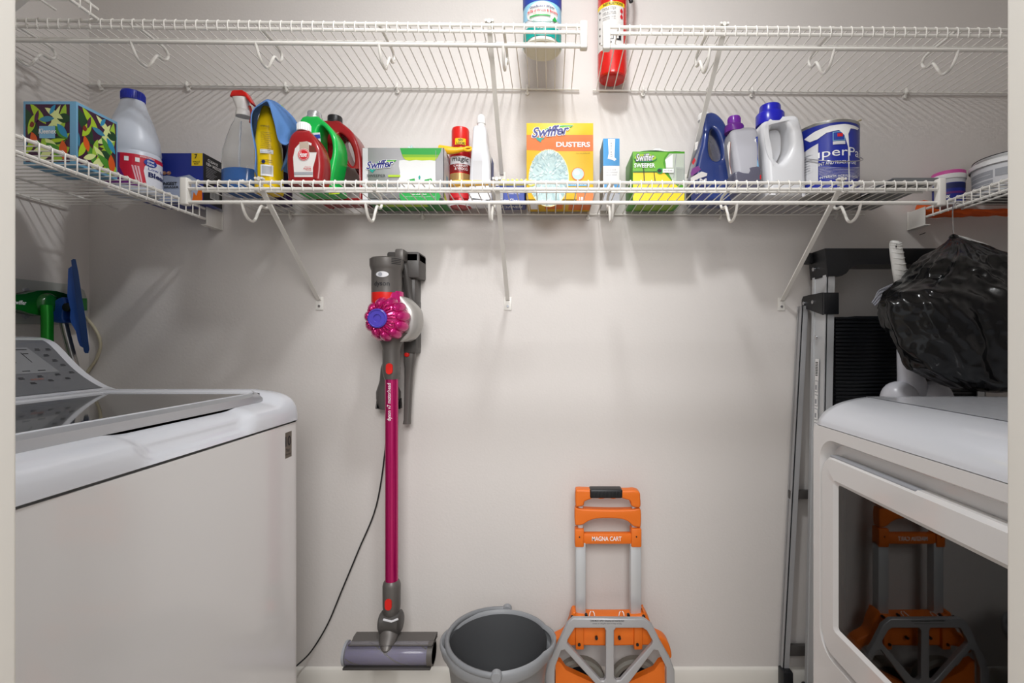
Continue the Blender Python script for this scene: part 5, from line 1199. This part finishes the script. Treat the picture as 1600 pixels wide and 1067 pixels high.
# eraser sponge box
Y0 = 1.362; X1 = PX(317.5, Y0); X0e = PX(222, Y0); zt = PZ(239, Y0)
t = thing('eraser_sponge_box', 'dark blue box of eraser sponges with a black end, beside the bleach jug', 'box', ((X0e+X1)/2, 1.40, ZS))
EB = M('eraser_blue', '22328a', .35)
bo = MB().box((X0e, Y0, ZS), (X1, 1.440, zt), .001, EB).build('carton', None, t)
mb = MB(); S = s_front(Y0); r = pxr(Y0); pp = lambda pts: ppoly(pts, Y0)
print_on(mb, S, [(M('sponge_grey', 'a4aec4', .5), pp([(240, 277), (262, 274), (276, 277), (296, 273), (310, 282), (310, 316), (240, 316)])), (YEL, rect(*r(299.5, 239.5, 316.8, 259))), (ORP, pp([(300, 316), (303, 300), (307, 306), (312, 292), (316, 296), (316.8, 316)]))])
for k in range(4): print_on(mb, S, [(M('egg_brown', 'a9795f', .5), ell(PX(243+k*7.2, Y0), PZ(270.5, Y0), .0062, .0052, 16)), (M('egg_light', 'd4b29c', .5), ell(PX(242+k*7.2, Y0), PZ(269.5, Y0), .0025, .002, 10))], base=.0016)
text_on(mb, S, '7', *r(304.5, 241, 309, 248), BK, .02); text_on(mb, S, 'VALUE', *r(302, 251.5, 313, 254), BK, .01); text_on(mb, S, 'BOX', *r(304, 255, 311, 257.2), BK, .01)
text_on(mb, S, 'OUR LONGEST', *r(231, 284.5, 277, 289.5), BK, .03); text_on(mb, S, 'LASTING ERASER', *r(229, 290.8, 280, 294.5), BK, .02)
SR = s_right(X1)
print_on(mb, SR, [(BK, rect(Y0, ZS, 1.4399, zt)), (WH, rect(1.389, ZS+.018, 1.428, ZS+.044))])
for k in range(11): print_on(mb, SR, [(BK, rect(1.391+k*.0034, ZS+.020, 1.3925+k*.0034, ZS+.044))], base=.0014)
text_on(mb, SR, 'CLEANS', Y0+.016, zt-.018, Y0+.058, zt-.010, WH, .02); text_on(mb, SR, '100+ MESSES', Y0+.010, zt-.030, Y0+.072, zt-.021, WH, .02)
for k in range(7): print_on(mb, SR, [(GRY, rect(Y0+.010, zt-.036-k*.0045, Y0+.055-.006*(k % 3), zt-.0345-k*.0045))], base=.001)
print_on(mb, SR, [(M('eraser_violet', '4a3f8e', .4), rect(Y0+.045, ZS+.048, Y0+.072, ZS+.062))], base=.001)
mb.build('printing', None, t, smooth=False).parent = bo

# ================================================================ RIGHT SIDE SHELF
YF2 = 1.40
def tub(name, label, xc, yc, z, r0, r1, h, lidm, lidh, bodym, cat='tub'):
    t = thing(name, label, cat, (xc, yc, z)); mb = MB()
    mb.lathe([(r0*.96, z), (r0, z+.003), (r1, z+h*.86), (r1, z+h*.9)], (xc, yc, 0), seg=56); bo = mb.build('body', bodym, t)
    mb = MB(); mb.lathe([(r1*1.03, z+h*.84), (r1*1.06, z+h*.85), (r1*1.06, z+h*.97), (r1*1.02, z+h), (0.001, z+h)], (xc, yc, 0), seg=56, cap=False); ld = mb.build('lid', lidm, t)
    return t, bo, ld
tc_ = MB(); tc_.box((1.19, 1.27, ZS), (1.47, 1.400, ZS+.011), .004)
tag(tc_.build('flat_case', BLK), 'flat black case lying under the white tub on the right side shelf', 'case')
xc, Yc = 1.264, 1.338; z = ZS+.011
t, bo, ld = tub('joint_compound_tub', 'large white plastic tub with grey printed label on the right side shelf', xc, Yc, z, .078, .084, .088, WHT, .02, M('tub_white', 'd4d5d8', .35))
mb = MB(); S = s_cyl(xc, Yc, .0815)
rn = random.Random(1)
print_on(mb, S, [(LGR, rect(xc-.11, z+.012, xc+.04, z+.062)), (GRY, rect(xc-.106, z+.038, xc-.035, z+.060)), (GRY, rect(xc-.106, z+.015, xc-.035, z+.034)), (GRY, rect(xc-.030, z+.040, xc+.015, z+.060)), (LGR, rect(xc-.102, z+.048, xc-.04, z+.0495)), (LGR, rect(xc-.102, z+.024, xc-.04, z+.0255))], step=.006, base=.001)
mb.build('label', None, t, smooth=False).parent = bo
mb = MB(); mb.lathe([(.001, z+.106), (.086, z+.100), (.089, z+.0985), (.089, z+.0965), (.084, z+.098), (.082, z+.088)], (xc+.012, Yc, 0), seg=56, cap=False); mb.build('lid_dome', WHT, t)
mb = MB(); mb.tube([(xc+.012+.0893*math.cos(2*PI*k/48), Yc+.0893*math.sin(2*PI*k/48), z+.0995) for k in range(48)], .0013, 6, True); mb.build('rim_band', BLK, t)
xc, Yc = 1.158, 1.417
t, bo, ld = tub('stain_remover_tub', 'small tub with a pink lid and dark blue label beside the white tub', xc, Yc, ZS, .036, .039, .088, WHT, .02, M('tub_white', 'd4d5d8', .35))
mb = MB(); mb.lathe([(.040, ZS+.087), (.040, ZS+.097), (.036, ZS+.099), (.001, ZS+.099)], (xc, Yc, 0), seg=40, cap=False); mb.build('pink_lid', M('lid_pink', 'd85aa8', .35), t)
mb = MB(); S = s_cyl(xc, Yc, .0382); print_on(mb, S, [(M('tub_label_blue', '1b2a8c', .35), rect(xc-.05, ZS+.008, xc+.05, ZS+.062)), (NAVY, rect(xc-.05, ZS+.045, xc+.05, ZS+.060)), (PRP, rect(xc-.01, ZS+.03, xc+.05, ZS+.036))], step=.005, base=.001)
text_on(mb, S, 'Clorex', xc-.03, ZS+.018, xc+.004, ZS+.030, WH, .04, .1, off=.0022); mb.build('label', None, t, smooth=False).parent = bo
# orange cloth along the wall
rows = []
for i in range(60):
    u_ = i/59; x = 1.085+.38*u_; bot = 1.438+.012*u_+.002*math.sin(u_*31); top_ = 1.4585+.034*math.exp(-((u_-.035)/.03)**2)+.0015*math.sin(u_*23); mid_ = (bot+top_)/2; hh = (top_-bot)/2*min(1, .3+u_*14, .3+(1-u_)*14)
    rows.append([Vector((x, 1.443-.028*math.cos(a_)*(1+.1*math.sin(u_*17+2*a_))*min(1, .3+u_*14), mid_+hh*math.sin(a_)+.0015*math.sin(7*a_+u_*30))) for a_ in [2*PI*k/24-PI/2 for k in range(24)]])
for rw in rows: rw.append(rw[0].copy())
mb = MB().sheet(rows); tag(mb.build('orange_cloth', M('cloth_orange', 'ee6420', .8, bump=.3, bscale=300)), 'bunched orange cloth stuffed between the back wall and the right side shelf', 'cloth')

# ================================================================ UPPER SHELF THINGS
ZT = ZU+.0095
Yc = 1.29; xc = -.0215; rr = .0498
t = thing('wipes_canister', 'round canister of disinfecting wipes with teal and sky blue label on the upper shelf', 'canister', (xc, Yc, ZT))
mb = MB(); mb.lathe([(rr*.93, ZT), (rr, ZT+.003), (rr, ZT+.20), (rr*.95, ZT+.205)], (xc, Yc, 0), seg=56); bo = mb.build('body', M('canister_cream', 'd9d6c8', .35), t)
mb = MB(); mb.lathe([(rr*1.0, ZT+.203), (rr*1.02, ZT+.206), (rr*1.02, ZT+.225), (rr*.6, ZT+.232), (.001, ZT+.232)], (xc, Yc, 0), seg=48, cap=False); mb.build('lid', TEAL, t)
mb = MB(); S = s_cyl(xc, Yc, rr); pz = lambda y: PZ(y, Yc-rr)
print_on(mb, S, [(LGR, rect(xc-.075, ZT+.006, xc+.075, pz(26))), (M('wipes_teal', '128f86', .35), rect(xc-.075, pz(56), xc+.075, pz(38))), (M('wipes_sky', '8ec3dd', .35), rect(xc-.075, pz(26), xc+.075, pz(0))), (LAB, ell(xc, pz(18), .045, .026)), (BLUE, rect(xc-.075, pz(1), xc+.075, pz(-20))), (TEAL, [(xc-.075, pz(66)), (xc-.075, pz(54)), (xc+.075, pz(54)), (xc+.075, pz(66)), (xc+.05, pz(59)), (xc+.02, pz(55)), (xc-.02, pz(55)), (xc-.05, pz(59))])], step=.005)
print_on(mb, S, [(GRN, rect(xc-.033, pz(25), xc+.02, pz(23))), (GRN, [(xc+.025, pz(30)), (xc+.032, pz(23)), (xc+.040, pz(29)), (xc+.033, pz(31))])], step=.005, base=.0032)
text_on(mb, S, 'Disinfecting Wipes', xc-.032, pz(12.5), xc+.031, pz(8), NAVY, .02, off=.0032, slope=-.0)
text_on(mb, S, '99.9% of Viruses & Bacteria', xc-.040, pz(18), xc+.042, pz(14), REDP, .02, off=.0032); text_on(mb, S, 'kills flu and more', xc-.022, pz(21.5), xc+.022, pz(19.5), ORP, .0, off=.0032)
for k in range(3): text_on(mb, S, ('cleans crisp fresh scent', 'deodorizes', 'removes allergens')[k], xc-.03+.004*k, pz(29.5+3*k), xc+.03-.004*k, pz(27.5+3*k), TEAL, 0, off=.0032)
text_on(mb, S, '75', xc-.012, pz(45), xc+.002, pz(41), WH, .02, off=.003); text_on(mb, S, 'WIPES', xc+.03, pz(45), xc+.048, pz(42), NAVY, .02, off=.003)
mb.build('label', None, t, smooth=False).parent = bo
Yc = 1.429; xc = PX(956.5, Yc); rr = .0428; zz = ZU+.0078
t = thing('fire_extinguisher', 'red fire extinguisher standing at the left end of the upper right shelf', 'fire extinguisher', (xc, Yc, zz))
mb = MB(); mb.lathe([(.001, zz+.006), (rr*.75, zz+.004), (rr*.86, zz), (rr*.96, zz+.003), (rr, zz+.010), (rr, zz+.27), (rr*.9, zz+.30), (rr*.5, zz+.325), (rr*.35, zz+.33)], (xc, Yc, 0), seg=56); bo = mb.build('cylinder', M('extinguisher_red', 'c81812', .22, coat=.4), t)
mb = MB(); mb.lathe([(.013, zz+.325), (.016, zz+.36), (.012, zz+.37)], (xc, Yc, 0)); mb.box((xc-.008, Yc-.07, zz+.362), (xc+.008, Yc+.03, zz+.372), .003); mb.box((xc-.007, Yc-.065, zz+.385), (xc+.007, Yc+.02, zz+.392), .003); mb.build('valve_handle', BLK, t)
mb = MB(); mb.tube(cr([Vector((xc+.015, Yc-.01, zz+.35)), Vector((xc+.047, Yc-.01, zz+.31)), Vector((xc+.053, Yc-.02, zz+.27)), Vector((xc+.050, Yc-.02, zz+.232)), Vector((xc+.0525, Yc-.02, zz+.215))], 6), [.006]*25, 10); mb.build('hose', BLK, t)
mb = MB(); S = s_cyl(xc, Yc, rr); Yq = Yc-rr; pz = lambda y: PZ(y, Yq)
print_on(mb, S, [(LAB, rect(xc-.055, pz(74), xc+.036, pz(5))), (YEL, rect(xc-.055, pz(8), xc+.040, pz(2))), (LAB, rect(xc-.055, pz(70), xc-.02, pz(10)))], step=.005)
text_on(mb, S, 'INSTRUCTIONS', xc-.027, pz(7), xc+.032, pz(3.2), BK, .02, off=.0018)
for k, (s_, y_) in enumerate((('PULL PIN', 10.5), ('hold unit upright', 13), ('AIM AT BASE', 17.5), ('of flames and stand', 20), ('SQUEEZE LEVER', 25), ('sweep side to side', 28))): text_on(mb, S, s_, xc-.028, pz(y_+1.8), xc+.010, pz(y_), BK, .0, off=.0018)
for y_ in (16, 25): print_on(mb, S, [(REDP, ell(xc+.028, pz(y_), .005, .006, 12)), (REDP, rect(xc+.027, pz(y_-1), xc+.030, pz(y_-4.5)))], step=.005, base=.0013)
for y_ in (12, 22, 37, 48, 60): print_on(mb, S, [(BK, rect(xc-.042, pz(y_+3), xc-.037, pz(y_)))], step=.005, base=.0013)
print_on(mb, S, [(BK, rect(xc-.014, pz(61), xc+.004, pz(52))), (LAB, rect(xc-.012, pz(60), xc+.002, pz(53))), (BK, rect(xc+.010, pz(62), xc+.026, pz(52))), (LAB, rect(xc+.012, pz(60), xc+.018, pz(55)))], step=.005, base=.0013)
text_on(mb, S, 'A B C', xc-.012, pz(59), xc+.0, pz(54), BK, .01, off=.0022); text_on(mb, S, 'USA', xc-.014, pz(67), xc+.000, pz(63.5), BK, .02, off=.0022)
mb.build('label', None, t, smooth=False).parent = bo

# ================================================================ LEFT CORNER: MOPS, RACK, HOSE
t = thing('mop_rack', 'grey plastic mop rack screwed to the left wall', 'rack', (XL, 1.3, 1.17))
mb = MB(); P = [(.62, 1.117), (1.425, 1.117), (1.45, 1.13), (1.462, 1.16), (1.462, 1.19), (1.45, 1.222), (1.425, 1.235), (.62, 1.229)]
mb.prism(P, 'x', XL, XL+.012, .003); mb.build('backplate', M('rack_grey', 'a9aba6', .4), t)
mb = MB()
for y in (1.288, 1.0, .75):
    for z in (1.205, 1.138): mb.lathe([(.008, 0), (.0065, .004), (0, .004)], (XL+.012, y, z), 'x', 18)
mb.build('screw_covers', GRY, t)
GM = M('mop_green', '0f5a1c', .2, coat=.4)
t = thing('flat_mop', 'green flat sweeper mop hanging head-up on the wall rack', 'mop', (-1.33, 1.29, 1.16))
mb = MB(); xg = -1.333
Ppx = [(136, 466), (136, 485), (129, 485.5), (110, 489), (90, 493), (66, 493.5), (45, 489), (30, 484), (8, 482), (-60, 480), (-60, 463), (10, 461.5), (40, 459), (60, 454), (75, 453.5), (90, 455), (110, 461), (128, 466)]
PP = [(-xg*F/(VX-a_), PZ(b_, -xg*F/(VX-a_))) for a_, b_ in Ppx]
mb.prism(PP, 'x', xg-.018, xg, .004); hd = mb.build('head', GM, t)
mb = MB(); mb.prism([(a_, b_) for a_, b_ in PP], 'x', xg-.028, xg-.019, .002); mb.build('sole', BLK, t)
yb_ = -(xg+.02)*F/(VX-75); 
mb = MB(); mb.lathe([(0, .012), (.018, .010), (.028, .002), (.030, -.006)], (xg+.004, -xg*F/(VX-75)+.0, PZ(474, yb_)), 'x', 32); mb.build('joint', GM, t)
mb = MB(); mb.tube([Vector((xg+.016, yb_, PZ(477, yb_))), Vector((xg+.018, yb_, PZ(495, yb_))), Vector((xg+.018, yb_+.0, .75))], .0125, 20); mb.build('pole', M('pole_green', '1c8a26', .2, metal=.4), t)
mb = MB(); ydn, ydx = -xg*F/(VX-41), -xg*F/(VX-20.5)
text_on(mb, lambda u_, v_, o_: Vector((xg+o_, u_, v_)), 'Swiffer', ydx, PZ(475, ydx), ydn+.0, PZ(470, ydn), WH, .02, .1, off=.0006)
mb.build('lettering', None, t, smooth=False).parent = hd
BM = M('mop_blue', '2350a0', .35); BM2 = M('mop_blue_dark', '1a3a6e', .5)
t = thing('flat_mop', 'blue flat mop with a steel pole, its head tilted upright by the back corner', 'mop', (-1.25, 1.30, 1.15))
Ym = 1.31
mb = MB(); mb.prism(ppoly([(112, 412), (115, 410), (119, 410.5), (123, 430), (128, 465), (134, 500), (139.5, 545), (138, 551), (133, 551), (131, 548), (124, 505), (119, 470)], Ym), 'y', Ym-.055, Ym+.05, .003)
for v in mb.bm.verts: v.co.x -= .955*(v.co.y-Ym)
mb.build('pad', BM2, t)
mb = MB(); mb.prism(ppoly([(107.5, 424), (112, 420.5), (116, 421), (119, 445), (122, 470), (127, 500), (131, 538), (130, 543), (125, 540), (122, 532), (119, 518), (112, 506), (110, 498), (111, 486), (106, 465), (107, 440)], Ym), 'y', Ym-.048, Ym+.043, .003)
for v in mb.bm.verts: v.co.x -= .955*(v.co.y-Ym)
mb.build('head', BM, t)
mb = MB(); jug(mb, [sm([(88, 482), (91, 473), (98, 467), (106, 465), (110, 470), (110, 480), (106, 487), (106, 498), (109, 503), (104, 505), (92, 504), (88, 498)], Ym, 3)], Ym, .014, .004); mb.build('joint', BM, t)
mb = MB(); mb.lathe([(0, -.004), (.011, -.003), (.012, .002)], px(105, 480, Ym-.012), 'y', 20); mb.build('hinge_knob', BLK, t)
mb = MB(); mb.tube([px(98.5, 500, Ym), px(103, 520, Ym), px(109.5, 545, Ym+.005), px(117, 572, Ym+.01), px(146, 700, 1.33)], .0092, 18); mb.build('pole', M('steel_pole', 'b0aeab', .25, metal=.8), t)
pts = cr([px(120, 480, 1.465), px(138, 500, 1.468), px(152, 520, 1.468), px(157, 540, 1.468), px(150, 562, 1.468), px(139, 578, 1.468), px(128, 600, 1.466), px(124, 660, 1.46), px(128, 760, 1.45)], 6)
tag(MB().tube(pts, .0042, 10).build('water_hose', M('hose_beige', 'bdb59c', .45)), 'thin beige hose looping down the back wall in the left corner', 'hose')

# ================================================================ RIGHT: BAG, HANGER, BRUSH, CADDY
hx, hy, hz = 1.074, 1.298, PZ(367, 1.298)
t = thing('wire_hanger', 'thin steel wire hanger hooked on the edge of the right side shelf', 'hanger', (hx, hy, hz))
mb = MB(); zr = ZL+.002-.028
pts = cr([Vector((1.100, hy, zr-.006)), Vector((1.098, hy, zr+.008)), Vector((1.084, hy, zr+.012)), Vector((1.074, hy, zr+.002)), Vector((1.072, hy, zr-.03)), Vector((hx, hy, hz+.01)), Vector((hx+.002, hy, hz-.006))], 6)
mb.tube(pts, .0014, 8); mb.tube(cr([Vector((hx, hy, hz)), Vector((hx+.09, hy+.0, hz-.030)), Vector((hx+.20, hy, hz-.085)), Vector((hx+.205, hy, hz-.095)), Vector((hx+.18, hy, hz-.1))], 5), .0014, 8)
mb.build('hook', CHR, t)
rows = []
for i in range(24):
    u_ = i/23; top = Vector((hx+.004+.215*u_, hy, hz+.002-.085*u_**1.35+.004*math.sin(u_*5)))
    L = .006+.050*min(1, u_*1.6)
    rows.append([top+Vector((0, .006*math.sin(7*v)+.012*(abs(v-.5)*2), -(L*(1-abs(1-2*v)) if 0 else L*v)))+Vector((.0, .002*math.sin(u_*25+v*5), 0)) for v in [k/6 for k in range(7)]])
tag(MB().sheet(rows).build('white_plastic_bag', M('bag_white', 'dcdcda', .35), solid=.001, ang=180), 'white plastic bag strip draped along the hanger above the black bag', 'bag')
BG = M('bag_black', '08090b', .2, spec=.45, bump=.5, bscale=26)
cxp = lambda Y, x: PX(x, Y)
prof_b = [  # (pixel row, left px, right px)
 (371, 1486, 1495), (376, 1481, 1505), (383, 1474, 1530), (392, 1464, 1546), (403, 1450, 1566), (415, 1441, 1580), (430, 1430, 1592), (445, 1409, 1602), (458, 1393, 1610), (470, 1388, 1616), (488, 1390, 1620), (505, 1394, 1622), (522, 1400, 1622), (540, 1406, 1620), (556, 1416, 1616), (572, 1430, 1610), (585, 1446, 1604), (597, 1470, 1596), (606, 1492, 1580), (611, 1520, 1560)]
YB = 1.150; secs = []
rows = []; NA = 220
ctrlp = cr([Vector((y, a_, b_)) for y, a_, b_ in prof_b], 6)
for i, c_ in enumerate(ctrlp):
    y, a_, b_ = c_; u_ = i/(len(ctrlp)-1); z = PZ(y, YB)
    cy_ = YB+(hy-YB)*max(0, 1-u_*2.0); z = PZ(y, cy_)
    if u_ == 0: z = hz-.002
    rx = (b_-a_)/2*cy_/F; cx_ = PX((a_+b_)/2, cy_); ry = min(rx*.85, .085)
    r = []
    for k in range(NA):
        a = 2*PI*k/NA
        s1 = math.sin(9*a+1.5*math.sin(u_*4)+.6); s2 = math.sin(17*a+3*u_+2*math.sin(2*a)); s3 = math.sin(31*a-4*u_)
        top = max(0, 1-u_*2.0); low = max(0, (u_-.72)/.28)
        d = 1-.09*top+top*(.07*s1+.06*s2+.04*s3)+(1-top)*(.018*s1+.012*s2)+low*(.02*s2+.015*s3)
        dirn = Vector((math.cos(a), math.sin(a), 0)); P0 = Vector((cx_+rx*dirn.x, cy_+ry*dirn.y, z))
        def ridg(v): return 1-abs(noise.noise(v))*2
        n1 = ridg(Vector((P0.x*11+3, P0.y*11, P0.z*3.5)))*.5+ridg(Vector((P0.x*26+P0.z*9, P0.y*26, P0.z*9+8)))*.26+ridg(Vector((P0.x*38, P0.y*38, P0.z*48+8)))*.10
        q_ = (n1-.35)*.032*min(1, rx/.13)*min(1, (1-u_)*6+.25)
        p = Vector((cx_+(rx*d+q_)*dirn.x, cy_+(ry*d+q_)*dirn.y, z+.004*noise.noise(P0*14)*min(1, u_*6)))
        p.y = min(p.y, 1.345)
        r.append(p)
    r.append(r[0].copy()); rows.append(r)
rows.append([Vector((cx_, cy_, PZ(612, YB)))+Vector((.001*math.cos(a), .001*math.sin(a), 0)) for a in [2*PI*k/NA for k in range(NA+1)]])
t = thing('rubbish_bag', 'full black plastic rubbish bag hanging by a wire hook over the dryer', 'bag', (hx, YB, .95))
MB().sheet(rows).build('body', BG, t, ang=180)
mb = MB()
for k in range(7):
    a = k*2*PI/7; mb.tube(cr([Vector((hx, hy, hz+.001)), Vector((hx+.007*math.cos(a), hy+.007*math.sin(a), hz-.004)), Vector((hx+.007*math.cos(a), hy+.007*math.sin(a), hz-.012)), Vector((hx+.003*math.cos(a), hy+.003*math.sin(a), hz-.020))], 4), .0022, 8)
mb.build('knot', BG, t)
# scrub brush with grip handle
Yk = 1.29
t = thing('scrub_brush', 'white brush with a knobbly grip and curved bristles before the ladder cap', 'brush', px(1420, 560, Yk))
mb = MB(); P = [(1399.5, 377.5, 7.2), (1399, 381, 8.6), (1400, 390, 9.3), (1403, 410, 9.8), (1407, 432, 10.4), (1409.5, 444, 10.2), (1410.5, 449, 9.2)]
ax = [px(p[0], p[1], Yk) for p in P]
fine = cr(ax, 5); rad = [v.x*Yk/F for v in cr([Vector((p[2], 0, 0)) for p in P], 5)]
mb.tube(fine, rad, 24, sy=.8); gr = mb.build('grip', M('grip_white', 'dddcd8', .4), t)
mb = MB()
for i in range(11):
    f0 = .22+.066*i; idx = min(len(fine)-2, int(f0*(len(fine)-1))); c_ = fine[idx]; R0 = rad[idx]
    for sg in (-1, 1):
        pts = [c_+Vector((sg*R0*.98*math.sin(w_*PI/2*1.0), -R0*.80*math.cos(w_*PI/2)-.0004, .0035*w_*1.6)) for w_ in [k/6 for k in range(7)]]
        mb.tube(pts, .0013, 6)
mb.build('grip_ridges', M('grip_white', 'dddcd8', .4), t).parent = gr
mb = MB(); c_ = px(1400.5, 385.5, Yk-.0105); mb.prism([(c_.x+.0022*math.cos(a)*1.1, c_.z+.0065*math.sin(a)) for a in [2*PI*k/20 for k in range(20)]], 'y', c_.y-.0012, c_.y+.004, 0); mb.build('hanging_hole', DGR2, t).parent = gr
mb = MB(); mb.tube([px(1410.5, 447, Yk), px(1411, 451, Yk)], .0155, 24, sy=.8); mb.build('green_collar', M('collar_green', '1d6b52', .4), t)
mb = MB(); 
for k in range(8):
    off = (k-3.5); pts = cr([px(1404+off*.2, 444+off*.9, Yk-.004), px(1391, 450+off*1.2, Yk-.008+off*.001), px(1376+off*.4, 459+off*1.5, Yk-.008), px(1365+off*.7, 475+off*.7, Yk-.004)], 6)
    # twisted strands
    pts = [p+Vector((.0012*math.sin(i*.9+k*2), .0012*math.cos(i*.9+k*2), 0)) for i, p in enumerate(pts)]
    mb.tube(pts, .0016, 6)
mb.build('bristle_arm', M('strand_white', 'b9bbc6', .4), t)
mb = MB(); mb.tube([px(1411, 450, Yk), px(1416, 490, Yk), px(1420, 530, Yk)], .006, 10); mb.build('shaft', WHT, t)
# white caddy standing behind the dryer
Yk = 1.292; q = lambda y: PZ(y, Yk); zc_ = q(622)
t = thing('brush_caddy', 'tall white plastic caddy with rounded cups on top, between dryer and ladder', 'caddy', (PX(1428, Yk), Yk, 0))
WC = M('caddy_white', 'c9c9d0', .3)
MB().box((PX(1378, Yk), 1.25, 0), (PX(1482, Yk), 1.338, zc_), .01).build('stand', WC, t)
mb = MB(); mb.loft([(zc_-.002, PX(1426, Yk), Yk, .034, .030, 2.4), (q(600), PX(1425, Yk), Yk, .032, .030, 2.4), (q(588), PX(1423, Yk), Yk, .029, .028, 2.3), (q(570), PX(1421, Yk), Yk, .028, .027, 2), (q(520), PX(1420, Yk), Yk, .027, .027, 2), (q(515), PX(1420, Yk), Yk, .022, .022, 2)], 32)
mb.build('neck', WC, t)
for x_, w_ in ((1404, 27), (1456, 27)):
    mb = MB(); r_ = w_*Yk/F; r2 = .041
    mb.loft([(zc_-.001+h_, PX(x_, Yk), Yk-.004, r_*f_, r2*f_, 2) for f_, h_ in ((1, 0), (.985, .008), (.93, .017), (.84, .026), (.7, .034), (.5, .041), (.25, .045), (.02, .046))], 40)
    mb.build('cup', WC, t)
# nail/staple in the wall
tag(MB().tube([px(1437, 367, D-.003), px(1446, 363.5, D-.003)], .0011, 6).build('wall_pin', BLK), 'small dark pin stuck in the back wall above the black bag', 'pin')

for o in list(COL.objects):
    if o.type == 'EMPTY' and '_o' in o: del o['_o']
